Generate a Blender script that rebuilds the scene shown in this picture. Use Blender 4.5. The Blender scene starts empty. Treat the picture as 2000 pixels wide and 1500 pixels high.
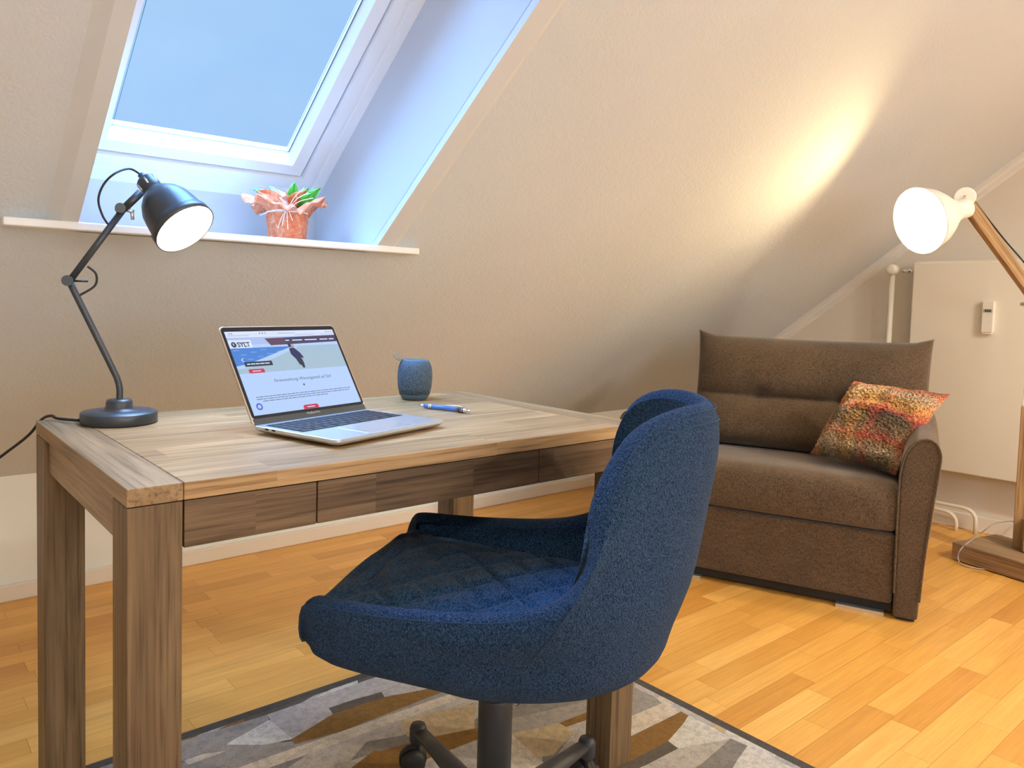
import bpy, bmesh, math, random
from mathutils import Vector, Matrix, noise
from math import sin, cos, pi, radians
random.seed(4)

# ------------------------------------------------------------------ camera
SC = bpy.context.scene
COL = SC.collection
cam_d = bpy.data.cameras.new('camera')
cam = bpy.data.objects.new('camera', cam_d)
COL.objects.link(cam)
yaw, pitch, roll, FPX, CH = 0.6829024, 0.0551768, -0.0258147, 1478.0315, 1.01152
_f = Vector((sin(yaw)*cos(pitch), cos(yaw)*cos(pitch), -sin(pitch)))
_r0 = Vector((cos(yaw), -sin(yaw), 0)); _d0 = _f.cross(_r0)
_r = cos(roll)*_r0 + sin(roll)*_d0
_d = -sin(roll)*_r0 + cos(roll)*_d0
cam.matrix_world = Matrix(((_r.x, -_d.x, -_f.x, 0), (_r.y, -_d.y, -_f.y, 0), (_r.z, -_d.z, -_f.z, CH), (0, 0, 0, 1)))
cam_d.sensor_width = 36
cam_d.lens = FPX/2000*36
cam_d.shift_x = (1000-923.786)/2000
cam_d.shift_y = (669.517-750)/2000
cam_d.clip_start = 0.02
SC.camera = cam

# ------------------------------------------------------------------ view and sky
SC.view_settings.view_transform = 'Standard'
SC.view_settings.look = 'None'
SC.view_settings.exposure = 1.02
SC.view_settings.gamma = 1.0
SC.view_settings.use_curve_mapping = False
SC.cycles.use_denoising = True
SC.cycles.max_bounces = 10
SC.cycles.diffuse_bounces = 6
SC.cycles.sample_clamp_indirect = 6.0
SKY_LOW, SKY_HIGH, SKY_BACK_FILL = 0.48, 13.5, 2.9
LAMP_FLOOR, LAMP_DESK, FILL_CEIL = 145.0, 66.0, 29.0
FILL_PENDANT = 600.0  # added pendant that brightens floor and upward faces from out of view


class NT:
    """small node tree writer"""
    def __init__(s, tree):
        s.t = tree; s.n = tree.nodes; s.l = tree.links
        s.n.clear()
    def node(s, typ, **kw):
        nd = s.n.new(typ)
        for k, v in kw.items():
            if k.startswith('i_'):
                key = k[2:]
                nd.inputs[int(key) if key.isdigit() else key.replace('_', ' ')].default_value = v
            else:
                setattr(nd, k, v)
        return nd
    def link(s, a, b):
        s.l.new(a, b)
    def math(s, op, a, b=None, c=None):
        m = s.n.new('ShaderNodeMath'); m.operation = op
        for i, x in enumerate((a, b, c)):
            if x is None: continue
            if isinstance(x, (int, float)): m.inputs[i].default_value = x
            else: s.l.new(x, m.inputs[i])
        return m.outputs[0]
    def mix(s, fac, a, b, blend='MIX'):
        m = s.n.new('ShaderNodeMix'); m.data_type = 'RGBA'; m.blend_type = blend
        for i, x in ((0, fac), (6, a), (7, b)):
            if isinstance(x, (int, float)): m.inputs[i].default_value = x
            elif isinstance(x, (tuple, list)): m.inputs[i].default_value = (*x[:3], 1)
            else: s.l.new(x, m.inputs[i])
        return m.outputs[2]
    def ramp(s, fac, stops, interp='LINEAR'):
        r = s.n.new('ShaderNodeValToRGB'); r.color_ramp.interpolation = interp
        e = r.color_ramp.elements
        while len(e) < len(stops): e.new(0.5)
        for el, (p, c) in zip(e, stops):
            el.position = p; el.color = (*c, 1)
        s.l.new(fac, r.inputs[0]); return r.outputs[0]
    def noise(s, vec, scale, detail=2, rough=.5, dist=0):
        n = s.n.new('ShaderNodeTexNoise')
        n.inputs['Scale'].default_value = scale; n.inputs['Detail'].default_value = detail
        n.inputs['Roughness'].default_value = rough; n.inputs['Distortion'].default_value = dist
        if vec is not None: s.l.new(vec, n.inputs['Vector'])
        return n.outputs[0]
    def mapping(s, vec, scale=(1, 1, 1), rot=(0, 0, 0), loc=(0, 0, 0)):
        m = s.n.new('ShaderNodeMapping')
        m.inputs['Scale'].default_value = scale; m.inputs['Rotation'].default_value = rot
        m.inputs['Location'].default_value = loc
        s.l.new(vec, m.inputs['Vector']); return m.outputs[0]


def srgb(r, g, b):
    f = lambda c: (c/255/12.92) if c/255 <= .04045 else ((c/255+.055)/1.055)**2.4
    return (f(r), f(g), f(b))


w = bpy.data.worlds.new('sky'); SC.world = w; w.use_nodes = True
nt = NT(w.node_tree)
tc = nt.node('ShaderNodeTexCoord')
sep = nt.node('ShaderNodeSeparateXYZ'); nt.link(tc.outputs['Generated'], sep.inputs[0])
cl = nt.noise(nt.mapping(tc.outputs['Generated'], (1, 1, 2.2)), 2.2, 4, .55, .3)
colr = nt.ramp(cl, [(.35, (.375, .615, .99)), (.62, (.43, .665, 1.0))])
st = nt.node('ShaderNodeMapRange', i_1=.62, i_2=.85)
st.interpolation_type = 'SMOOTHSTEP'
nt.link(sep.outputs[2], st.inputs[0])
back = nt.node('ShaderNodeMapRange', i_1=.15, i_2=-.35)      # added brighter, whiter sky behind the camera, fill through the rear window
back.interpolation_type = 'SMOOTHSTEP'
nt.link(sep.outputs[1], back.inputs[0])
colr = nt.mix(st.outputs[0], colr, (.22, .49, 1.0))
low = nt.node('ShaderNodeMapRange', i_1=.42, i_2=.25); low.interpolation_type = 'SMOOTHSTEP'
nt.link(sep.outputs[2], low.inputs[0])
bk = nt.math('MULTIPLY', back.outputs[0], low.outputs[0])
colr = nt.mix(bk, colr, (.95, .96, 1.0))
up_s = nt.math('MULTIPLY_ADD', st.outputs[0], SKY_HIGH-SKY_LOW, SKY_LOW)
str_ = nt.math('ADD', nt.math('MULTIPLY', up_s, nt.math('SUBTRACT', 1, bk)), nt.math('MULTIPLY', bk, SKY_BACK_FILL))
bg = nt.node('ShaderNodeBackground'); nt.link(colr, bg.inputs[0]); nt.link(str_, bg.inputs[1])
wo = nt.node('ShaderNodeOutputWorld'); nt.link(bg.outputs[0], wo.inputs[0])
w.cycles.sampling_method = 'MANUAL'; w.cycles.sample_map_resolution = 512


# ------------------------------------------------------------------ materials
def mat(name, color=(.5, .5, .5), rough=.5, metal=0.0, spec=.5, emit=None, estr=1.0, sheen=0.0, build=None):
    m = bpy.data.materials.new(name); m.use_nodes = True
    t = NT(m.node_tree)
    b = t.node('ShaderNodeBsdfPrincipled')
    b.inputs['Base Color'].default_value = (*color, 1)
    b.inputs['Roughness'].default_value = rough
    b.inputs['Metallic'].default_value = metal
    b.inputs['Specular IOR Level'].default_value = spec
    if sheen: b.inputs['Sheen Weight'].default_value = sheen
    if emit:
        b.inputs['Emission Color'].default_value = (*emit, 1)
        b.inputs['Emission Strength'].default_value = estr
    o = t.node('ShaderNodeOutputMaterial'); t.link(b.outputs[0], o.inputs[0])
    if build: build(t, b)
    return m


def bump(t, b, h, strength=.3, dist=.002):
    n = t.node('ShaderNodeBump', i_Strength=strength, i_Distance=dist)
    t.link(h, n.inputs['Height']); t.link(n.outputs[0], b.inputs['Normal'])


def obj_co(t):
    return t.node('ShaderNodeTexCoord').outputs['Object']


def plaster(name, col, scale=95, strength=.5, dist=.0025, var=.035):
    def f(t, b):
        c = obj_co(t)
        n1 = t.noise(c, scale, 3, .55); n2 = t.noise(c, scale*.37, 2, .5); n3 = t.noise(c, 1.3, 3, .5)
        h = t.math('ADD', t.math('MULTIPLY', n1, .7), t.math('MULTIPLY', n2, .5))
        bump(t, b, h, strength, dist)
        lo = tuple(x*(1-var) for x in col); hi = tuple(min(1, x*(1+var)) for x in col)
        t.link(t.ramp(n3, [(.3, lo), (.7, hi)]), b.inputs['Base Color'])
    return mat(name, col, .92, spec=.2, build=f)


M = {}
M['slope'] = plaster('sloped_wall_plaster', (.66, .715, .765), 120, .65, .0035)
M['knee'] = plaster('white_wall_paint', (.83, .88, .875), 60, .3, .002, .025)
M['gable'] = plaster('gable_wall_paint', (.74, .69, .60), 90, .3, .002, .02)
M['smooth'] = plaster('smooth_reveal_plaster', (.68, .72, .755), 40, .12, .001, .02)
M['ceil'] = plaster('ceiling_paint', (.82, .78, .72), 90, .3, .002)
M['white'] = mat('white_lacquer', (.84, .86, .87), .32)
M['base'] = mat('white_baseboard', (.80, .77, .71), .4)
M['radiator'] = mat('radiator_enamel', (.80, .76, .66), .4)
M['whiteplastic'] = mat('white_plastic', (.82, .79, .72), .4)


def wood(name, lo, hi, axis, rough=.5, stave=None, knots=0):
    def f(t, b):
        c = obj_co(t)
        s = [13, 13, 13]; s[axis] = .9
        s2 = [150, 150, 150]; s2[axis] = 4
        vec = c
        if stave:
            sp = t.node('ShaderNodeSeparateXYZ'); t.link(c, sp.inputs[0])
            ax2 = stave[2]
            row = t.math('FLOOR', t.math('DIVIDE', sp.outputs[ax2], stave[1]))
            off = t.math('MULTIPLY', t.math('FRACT', t.math('MULTIPLY', t.math('ADD', row, 7.3), .618)), stave[0])
            colm = t.math('FLOOR', t.math('DIVIDE', t.math('ADD', sp.outputs[axis], off), stave[0]))
            cb = t.node('ShaderNodeCombineXYZ'); t.link(row, cb.inputs[0]); t.link(colm, cb.inputs[1])
            wn = t.node('ShaderNodeTexWhiteNoise'); wn.noise_dimensions = '3D'; t.link(cb.outputs[0], wn.inputs[0])
            va = t.node('ShaderNodeVectorMath'); va.operation = 'SCALE'
            t.link(wn.outputs['Color'], va.inputs[0]); va.inputs['Scale'].default_value = 3.0
            vb = t.node('ShaderNodeVectorMath'); vb.operation = 'ADD'
            t.link(c, vb.inputs[0]); t.link(va.outputs[0], vb.inputs[1]); vec = vb.outputs[0]
        n = t.noise(t.mapping(vec, s), 1.6, 6, .62, .9)
        g = t.noise(t.mapping(vec, s2), 1.0, 3, .6)
        mid = tuple((a+b2)/2 for a, b2 in zip(lo, hi))
        colr = t.ramp(n, [(.30, lo), (.5, mid), (.70, hi)])
        fine = t.ramp(g, [(.36, (.45, .40, .34)), (.46, (.85, .83, .8)), (.60, (1.08, 1.08, 1.08))])
        colr = t.mix(.8, colr, fine, 'MULTIPLY')
        if stave:
            tone = t.ramp(wn.outputs['Value'], [(0, (.80, .79, .77)), (1, (1.08, 1.07, 1.05))])
            colr = t.mix(1.0, colr, tone, 'MULTIPLY')
        t.link(colr, b.inputs['Base Color'])
        bump(t, b, t.math('ADD', g, t.math('MULTIPLY', n, .6)), .18, .0008)
    return mat(name, lo, rough, spec=.35, build=f)


OL, OH = (.22, .14, .068), (.40, .275, .15)
M['oak_x'] = wood('oak_grain_lengthwise', OL, OH, 0, .42)
M['oak_top'] = wood('oak_tabletop_staves', (.33, .205, .095), (.55, .37, .195), 0, .38, (.42, .085, 1))
M['oak_y'] = wood('oak_grain_across', OL, OH, 1, .42)
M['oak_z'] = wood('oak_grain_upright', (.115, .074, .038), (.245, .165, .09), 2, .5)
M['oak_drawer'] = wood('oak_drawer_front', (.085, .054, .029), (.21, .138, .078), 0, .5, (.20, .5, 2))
M['lampwood'] = wood('floor_lamp_wood', (.30, .18, .085), (.50, .33, .17), 2, .5)
M['lampwood_x'] = wood('floor_lamp_base_wood', (.27, .18, .10), (.46, .32, .2), 1, .5)


def parquet(t, b):
    c = obj_co(t)
    sp = t.node('ShaderNodeSeparateXYZ'); t.link(c, sp.inputs[0])
    W, L = .068, .46
    yr = t.math('DIVIDE', sp.outputs[1], W)
    row = t.math('FLOOR', yr)
    wn0 = t.node('ShaderNodeTexWhiteNoise'); wn0.noise_dimensions = '1D'; t.link(row, wn0.inputs['W'])
    xr = t.math('ADD', t.math('DIVIDE', sp.outputs[0], L), t.math('MULTIPLY', wn0.outputs['Value'], 9.7))
    colm = t.math('FLOOR', xr)
    cb = t.node('ShaderNodeCombineXYZ'); t.link(row, cb.inputs[0]); t.link(colm, cb.inputs[1])
    wn = t.node('ShaderNodeTexWhiteNoise'); wn.noise_dimensions = '3D'; t.link(cb.outputs[0], wn.inputs[0])
    va = t.node('ShaderNodeVectorMath'); va.operation = 'SCALE'
    t.link(wn.outputs['Color'], va.inputs[0]); va.inputs['Scale'].default_value = 4
    vb = t.node('ShaderNodeVectorMath'); vb.operation = 'ADD'
    t.link(c, vb.inputs[0]); t.link(va.outputs[0], vb.inputs[1])
    n = t.noise(t.mapping(vb.outputs[0], (1.1, 12, 1)), 2.0, 6, .62, 1.1)
    g = t.noise(t.mapping(vb.outputs[0], (5, 160, 1)), 1.0, 3, .6)
    basec = t.ramp(wn.outputs['Value'], [(0, (.70, .345, .07)), (.2, (.78, .415, .09)), (.6, (.86, .48, .115)), (1, (.92, .54, .145))])
    colr = t.mix(.55, basec, t.ramp(n, [(.3, (.80, .73, .64)), (.7, (1.08, 1.06, 1.02))]), 'MULTIPLY')
    colr = t.mix(.5, colr, t.ramp(g, [(.35, (.84, .78, .70)), (.6, (1.05, 1.05, 1.05))]), 'MULTIPLY')
    fy = t.math('FRACT', yr); fx = t.math('FRACT', xr)
    ey = t.math('MINIMUM', fy, t.math('SUBTRACT', 1, fy))
    ex = t.math('MULTIPLY', t.math('MINIMUM', fx, t.math('SUBTRACT', 1, fx)), L/W)
    e = t.math('MINIMUM', ex, ey)
    line = t.ramp(e, [(.0, (.55, .45, .36)), (.012, (.8, .74, .66)), (.02, (1, 1, 1))])
    colr = t.mix(.8, colr, line, 'MULTIPLY')
    t.link(colr, b.inputs['Base Color'])
    bump(t, b, t.math('ADD', g, n), .06, .0006)
    rr = t.math('MULTIPLY_ADD', g, .12, .30); t.link(rr, b.inputs['Roughness'])
M['parquet'] = mat('oak_parquet', (.6, .35, .12), .35, spec=.45, build=parquet)


def fabric(name, lo, hi, scale=420, stretch=(1, 1, 1), strength=.6, dist=.0015, rough=.95, sheen=.25, big=None, coarse=None):
    def f(t, b):
        c = obj_co(t)
        n = t.noise(t.mapping(c, stretch), scale, 2, .6)
        n2 = t.noise(t.mapping(c, (stretch[2]*1.5, stretch[0]*.4, stretch[1])), scale*.7, 2, .6)
        h = t.math('ADD', n, t.math('MULTIPLY', n2, .6))
        colr = t.ramp(h, [(.62, lo), (.98, hi)])
        if big:
            n3 = t.noise(c, 9, 3, .6)
            colr = t.mix(1, colr, t.ramp(n3, [(.3, (big, big, big)), (.7, (1.1, 1.1, 1.1))]), 'MULTIPLY')
        t.link(colr, b.inputs['Base Color'])
        if coarse:
            v = t.node('ShaderNodeTexVoronoi', i_Scale=coarse); t.link(c, v.inputs['Vector'])
            h = t.math('ADD', h, t.math('MULTIPLY', v.outputs['Distance'], -1.2))
        bump(t, b, h, strength, dist)
    return mat(name, lo, rough, spec=.15, sheen=sheen, build=f)


M['chair'] = fabric('blue_woven_upholstery', (.004, .016, .045), (.036, .080, .165), 480, (1, 1, .7), .8, .0018, coarse=430, sheen=.04)
M['chair_in'] = fabric('blue_quilted_upholstery', (.0015, .012, .036), (.040, .11, .22), 360, (1, 1, 1), .4, .0010, sheen=.1)
M['thread'] = mat('blue_piping', (.022, .05, .11), .9, spec=.1, sheen=.1)
M['sofa'] = fabric('brown_sofa_fabric', (.060, .041, .027), (.142, .098, .062), 420, (1, 1, .25), .5, .001, big=.85)
M['sofa_front'] = M['sofa']
M['black_metal'] = mat('black_metal', (.028, .032, .040), .42, spec=.5)
M['lamp_black'] = mat('matt_black_lamp_metal', (.030, .040, .052), .38, spec=.6)
M['rubber'] = mat('black_rubber', (.015, .016, .018), .6)
M['chrome'] = mat('chrome', (.75, .76, .78), .15, 1)
M['brass'] = mat('bright_screw', (.80, .76, .62), .25, 1)
M['alu'] = mat('silver_aluminium', (.66, .70, .74), .34, .85)
M['alu_edge'] = mat('champagne_aluminium_edge', (.70, .62, .50), .3, .8)
M['key'] = mat('black_key', (.018, .022, .032), .45)
M['bezel'] = mat('black_glass_bezel', (.008, .010, .014), .12)
M['grey_bar'] = mat('dark_grey_hinge_bar', (.05, .055, .05), .35)
M['shade_white'] = mat('white_lamp_enamel', (.86, .84, .78), .35)
M['shade_in'] = mat('white_shade_inside', (.92, .91, .88), .4)
M['bluecase'] = mat('blue_pen_barrel', (.06, .16, .55), .35)
M['pot'] = mat('brown_dark_plastic', (.3, .12, .06), .6)


def mesh_cloth(t, b):
    c = obj_co(t)
    v = t.node('ShaderNodeTexVoronoi', i_Scale=420.0); t.link(c, v.inputs['Vector'])
    t.link(t.ramp(v.outputs['Distance'], [(.1, (.10, .18, .27)), (.6, (.030, .055, .085))]), b.inputs['Base Color'])
    bump(t, b, v.outputs['Distance'], .8, -.0012)
M['speaker'] = mat('blue_grey_speaker_cloth', (.07, .11, .16), .7, build=mesh_cloth)
M['speaker_top'] = mat('slate_blue_rubber', (.075, .135, .19), .5)
M['strap'] = mat('pale_green_blue_strap', (.16, .25, .28), .6)


def paper(t, b):
    c = obj_co(t)
    n = t.noise(c, 45, 4, .7, 1.0)
    t.link(t.ramp(n, [(.3, (.62, .11, .03)), (.52, (.74, .23, .09)), (.72, (.82, .42, .26))]), b.inputs['Base Color'])
    bump(t, b, n, .6, .003)
M['paper'] = mat('salmon_crepe_paper', (.85, .3, .15), .75, build=paper)
M['pale_paper'] = mat('pale_pink_tissue', (.80, .52, .46), .7)
M['leaf'] = mat('bright_green_leaf', (.10, .52, .05), .5)
M['leaf_pale'] = mat('pale_green_leaf', (.25, .62, .36), .5)
M['raffia'] = mat('cream_raffia', (.86, .80, .68), .6)


def bulbm(name, col, s):
    m = bpy.data.materials.new(name); m.use_nodes = True
    t = NT(m.node_tree)
    e = t.node('ShaderNodeEmission'); e.inputs[0].default_value = (*col, 1); e.inputs[1].default_value = s
    o = t.node('ShaderNodeOutputMaterial'); t.link(e.outputs[0], o.inputs[0])
    return m
M['bulb_floor'] = bulbm('warm_bulb', (1.0, .73, .36), LAMP_FLOOR)
M['bulb_desk'] = bulbm('warm_white_bulb', (1.0, .84, .60), LAMP_DESK)
M['fill_ceil'] = bulbm('ceiling_fill_glow', (1.0, .94, .88), FILL_CEIL)  # glow of the added ceiling fill lamps

gm = bpy.data.materials.new('window_glass'); gm.use_nodes = True
t = NT(gm.node_tree)
tr = t.node('ShaderNodeBsdfTransparent'); tr.inputs[0].default_value = (.97, .985, .98, 1)
gl = t.node('ShaderNodeBsdfGlossy', i_Roughness=.02)
fr = t.node('ShaderNodeFresnel', i_IOR=1.12)
mx = t.node('ShaderNodeMixShader'); t.link(fr.outputs[0], mx.inputs[0]); t.link(tr.outputs[0], mx.inputs[1]); t.link(gl.outputs[0], mx.inputs[2])
o = t.node('ShaderNodeOutputMaterial'); t.link(mx.outputs[0], o.inputs[0])
M['glass'] = gm
M['glass_edge'] = mat('green_glass_edge', (.02, .16, .17), .25)


# ------------------------------------------------------------------ mesh helpers
def obj(name, bm, m, parent=None, smooth=False, subsurf=0, bevel=0, wn=False):
    me = bpy.data.meshes.new(name)
    bmesh.ops.recalc_face_normals(bm, faces=bm.faces[:])
    bm.to_mesh(me); bm.free()
    mats = m if isinstance(m, (list, tuple)) else [m]
    for x in mats: me.materials.append(x)
    if smooth: me.polygons.foreach_set('use_smooth', [True]*len(me.polygons))
    o = bpy.data.objects.new(name, me); COL.objects.link(o)
    if parent is not None: o.parent = parent
    if bevel:
        b = o.modifiers.new('bevel', 'BEVEL'); b.width = bevel; b.segments = 3; b.limit_method = 'ANGLE'; b.angle_limit = radians(40)
        b.harden_normals = False
    if subsurf:
        s = o.modifiers.new('subsurf', 'SUBSURF'); s.levels = subsurf; s.render_levels = subsurf
    return o


def thing(name, label, cat, loc=(0, 0, 0), rot=0.0, group=None):
    o = bpy.data.objects.new(name, None); COL.objects.link(o)
    o.empty_display_size = .05
    o.location = loc; o.rotation_euler = (0, 0, rot)
    o['label'] = label; o['category'] = cat
    if group: o['group'] = group
    return o


def struct(o, label=None):
    o['kind'] = 'structure'
    if label: o['label'] = label
    return o


def box(bm, x0, x1, y0, y1, z0, z1, mi=0):
    v = [bm.verts.new((x, y, z)) for x in (x0, x1) for y in (y0, y1) for z in (z0, z1)]
    for f in ((0, 1, 3, 2), (4, 6, 7, 5), (0, 4, 5, 1), (2, 3, 7, 6), (0, 2, 6, 4), (1, 5, 7, 3)):
        bm.faces.new([v[i] for i in f]).material_index = mi
    return v


def boxo(name, dims, m, parent=None, bevel=0.0, smooth=False):
    bm = bmesh.new(); box(bm, *dims)
    return obj(name, bm, m, parent, bevel=bevel)


def catmull(pts, n=8, closed=False):
    P = [Vector(p) for p in pts]; out = []
    N = len(P)
    rng = range(N) if closed else range(N-1)
    for i in rng:
        if closed: a, b, c, d = P[(i-1) % N], P[i], P[(i+1) % N], P[(i+2) % N]
        else: a, b, c, d = P[max(i-1, 0)], P[i], P[i+1], P[min(i+2, N-1)]
        for k in range(n):
            u = k/n
            out.append(.5*((2*b)+(c-a)*u+(2*a-5*b+4*c-d)*u*u+(3*b-a-3*c+d)*u**3))
    if not closed: out.append(P[-1])
    return out


def tube(bm, pts, r, seg=10, closed=False, caps=True, mi=0):
    P = [Vector(p) for p in pts]; n = len(P)
    rs = r if isinstance(r, (list, tuple)) else [r]*n
    rings = []; prev = None
    for i, p in enumerate(P):
        if closed: tg = P[(i+1) % n]-P[(i-1) % n]
        else: tg = P[min(i+1, n-1)]-P[max(i-1, 0)]
        if tg.length < 1e-9: tg = Vector((0, 0, 1))
        tg.normalize()
        if prev is None:
            a = Vector((0, 0, 1)) if abs(tg.z) < .9 else Vector((1, 0, 0))
            nn = (a-tg*a.dot(tg)).normalized()
        else:
            nn = (prev-tg*prev.dot(tg)).normalized()
        prev = nn; bb = tg.cross(nn)
        rings.append([bm.verts.new(p+rs[i]*(nn*cos(2*pi*k/seg)+bb*sin(2*pi*k/seg))) for k in range(seg)])
    m = n if closed else n-1
    for i in range(m):
        A, B = rings[i], rings[(i+1) % n]
        for k in range(seg):
            f = bm.faces.new((A[k], A[(k+1) % seg], B[(k+1) % seg], B[k])); f.material_index = mi; f.smooth = True
    if caps and not closed:
        bm.faces.new(rings[0][::-1]).material_index = mi; bm.faces.new(rings[-1]).material_index = mi


def lathe(bm, prof, seg=40, mtx=None, cap0=True, cap1=True, mi=0):
    """prof: list of (radius, height) about local z"""
    mtx = mtx or Matrix.Identity(4)
    rings = []
    for (r, z) in prof:
        rings.append([bm.verts.new(mtx @ Vector((r*cos(2*pi*k/seg), r*sin(2*pi*k/seg), z))) for k in range(seg)])
    for A, B in zip(rings, rings[1:]):
        for k in range(seg):
            f = bm.faces.new((A[k], A[(k+1) % seg], B[(k+1) % seg], B[k])); f.smooth = True; f.material_index = mi
    if cap0: bm.faces.new(rings[0][::-1]).material_index = mi
    if cap1: bm.faces.new(rings[-1]).material_index = mi


def axis_mtx(origin, direction):
    z = Vector(direction).normalized()
    a = Vector((0, 0, 1)) if abs(z.z) < .95 else Vector((0, 1, 0))
    x = a.cross(z).normalized(); y = z.cross(x)
    m = Matrix((x, y, z)).transposed().to_4x4(); m.translation = Vector(origin)
    return m


def T(pts, r, name, m, parent, smooth_n=0, seg=10, closed=False):
    bm = bmesh.new()
    if smooth_n: pts = catmull(pts, smooth_n, closed)
    tube(bm, pts, r, seg, closed)
    o = obj(name, bm, m, parent, smooth=False)
    return o


def LA(prof, name, m, parent, mtx=None, seg=40, cap0=True, cap1=True):
    bm = bmesh.new(); lathe(bm, prof, seg, mtx, cap0, cap1)
    return obj(name, bm, m, parent)


# ------------------------------------------------------------------ room
YK, ZK, TH = 2.8103, .4093, .6625016
CT, ST = cos(TH), sin(TH)
XL, XG, YF, ZC = -1.9, 4.035, -2.6, 2.40


def S(X, s, o=0.0):
    """point on the sloping wall: s up the slope, o outwards"""
    return Vector((X, YK-s*CT+o*ST, ZK+s*ST+o*CT))


S_TOP = (ZC-ZK)/ST
bm = bmesh.new(); box(bm, XL, XG, YF, YK, -.08, 0)
struct(obj('floor', bm, M['parquet']), 'oak strip parquet floor in warm honey colour')
bm = bmesh.new(); box(bm, XL, XG, YK, YK+.1, 0, ZK)
struct(obj('wall_back', bm, M['knee']), 'low white knee wall under the slope')
bm = bmesh.new(); box(bm, XG, XG+.1, YF, YK, 0, ZC)
struct(obj('wall_right', bm, M['gable']), 'white gable wall behind sofa and radiator')
bm = bmesh.new(); box(bm, XL-.1, XL, YF, YK, 0, ZC)
struct(obj('wall_left', bm, M['knee']))
WX0, WX1, WZ0, WZ1 = -.5, 2.3, .75, 2.15  # opening for the added rear window that lets in fill light
bm = bmesh.new()
box(bm, XL, WX0, YF-.1, YF, 0, ZC); box(bm, WX1, XG, YF-.1, YF, 0, ZC)
box(bm, WX0, WX1, YF-.1, YF, 0, WZ0); box(bm, WX0, WX1, YF-.1, YF, WZ1, ZC)
struct(obj('wall_front', bm, M['knee']))
w2 = bpy.data.objects.new('fill_window', None); COL.objects.link(w2); w2['kind'] = 'structure'; w2['label'] = 'wide unseen window added behind the camera for fill light'
bm = bmesh.new()
for x0_, x1_, z0_, z1_ in ((WX0, WX1, WZ0, WZ0+.06), (WX0, WX1, WZ1-.06, WZ1), (WX0, WX0+.06, WZ0+.06, WZ1-.06), (WX1-.06, WX1, WZ0+.06, WZ1-.06), ((WX0+WX1)/2-.04, (WX0+WX1)/2+.04, WZ0+.06, WZ1-.06)):
    box(bm, x0_, x1_, YF-.08, YF-.02, z0_, z1_)
obj('window_frame', bm, M['white'], w2)
bm = bmesh.new(); bm.faces.new([bm.verts.new(p_) for p_ in ((WX0+.05, YF-.05, WZ0+.05), (WX1-.05, YF-.05, WZ0+.05), (WX1-.05, YF-.05, WZ1-.05), (WX0+.05, YF-.05, WZ1-.05))])
obj('glass_pane', bm, M['glass'], w2)
bm = bmesh.new(); box(bm, XL, XG, YF, YK-S_TOP*CT+.05, ZC, ZC+.08)
struct(obj('ceiling', bm, M['ceil']))

# sloping wall with the skylight opening
OX0, OX1, OS0, OS1 = .372, 1.1257, 1.222, 2.92
bm = bmesh.new()
xs = [XL, OX0, OX1, XG]; ss = [0, OS0, OS1, S_TOP]
g = [[bm.verts.new(S(x, s)) for s in ss] for x in xs]
for i in range(3):
    for j in range(3):
        if i == 1 and j == 1: continue
        bm.faces.new((g[i][j], g[i+1][j], g[i+1][j+1], g[i][j+1]))
# raised smooth plaster lips on both sides of the opening
struct(obj('wall_slope', bm, M['slope']), 'sloping roughcast wall in warm beige')
bm = bmesh.new()
for (a, b_, wdt) in ((OX0, -1, .060), (OX1, 1, .082)):
    prof = [(a, -.020), (a+b_*(wdt-.028), -.018), (a+b_*wdt, .001), (a+b_*.0, .001)]
    R0 = [bm.verts.new(S(x, OS0-.005, o)) for x, o in prof]
    R1 = [bm.verts.new(S(x, OS1, o)) for x, o in prof]
    for k in range(4):
        bm.faces.new((R0[k], R0[(k+1) % 4], R1[(k+1) % 4], R1[k]))
    bm.faces.new(R0); bm.faces.new(R1)
struct(obj('trim_1', bm, M['smooth']), 'smooth plaster band edging the skylight opening')

# reveals
YR = 2.196; OF = .33
s_r = (YK+OF*ST-YR)/CT               # where the frame plane meets the bottom reveal
zr = ZK+s_r*ST+OF*CT
z_s = 1.160
bm = bmesh.new()
y_top = (S(0, OS1).y); z_top = S(0, OS1).z
s_t = (z_top-ZK-OF*CT)/ST
def reveal(X):
    return [Vector((X, S(0, OS0).y, S(0, OS0).z)), Vector((X, YR, 1.13)), Vector((X, YR, zr)), S(X, s_t, OF), S(X, OS1)]
for X in (OX0, OX1):
    bm.faces.new([bm.verts.new(p) for p in reveal(X)])
a, b_ = reveal(OX0), reveal(OX1)
for i in (0, 1, 3):
    bm.faces.new([bm.verts.new(p) for p in (a[i], b_[i], b_[i+1], a[i+1])])
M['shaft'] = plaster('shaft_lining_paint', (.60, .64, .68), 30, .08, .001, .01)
struct(obj('trim_2', bm, M['shaft']), 'white lining of the skylight shaft')

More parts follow.
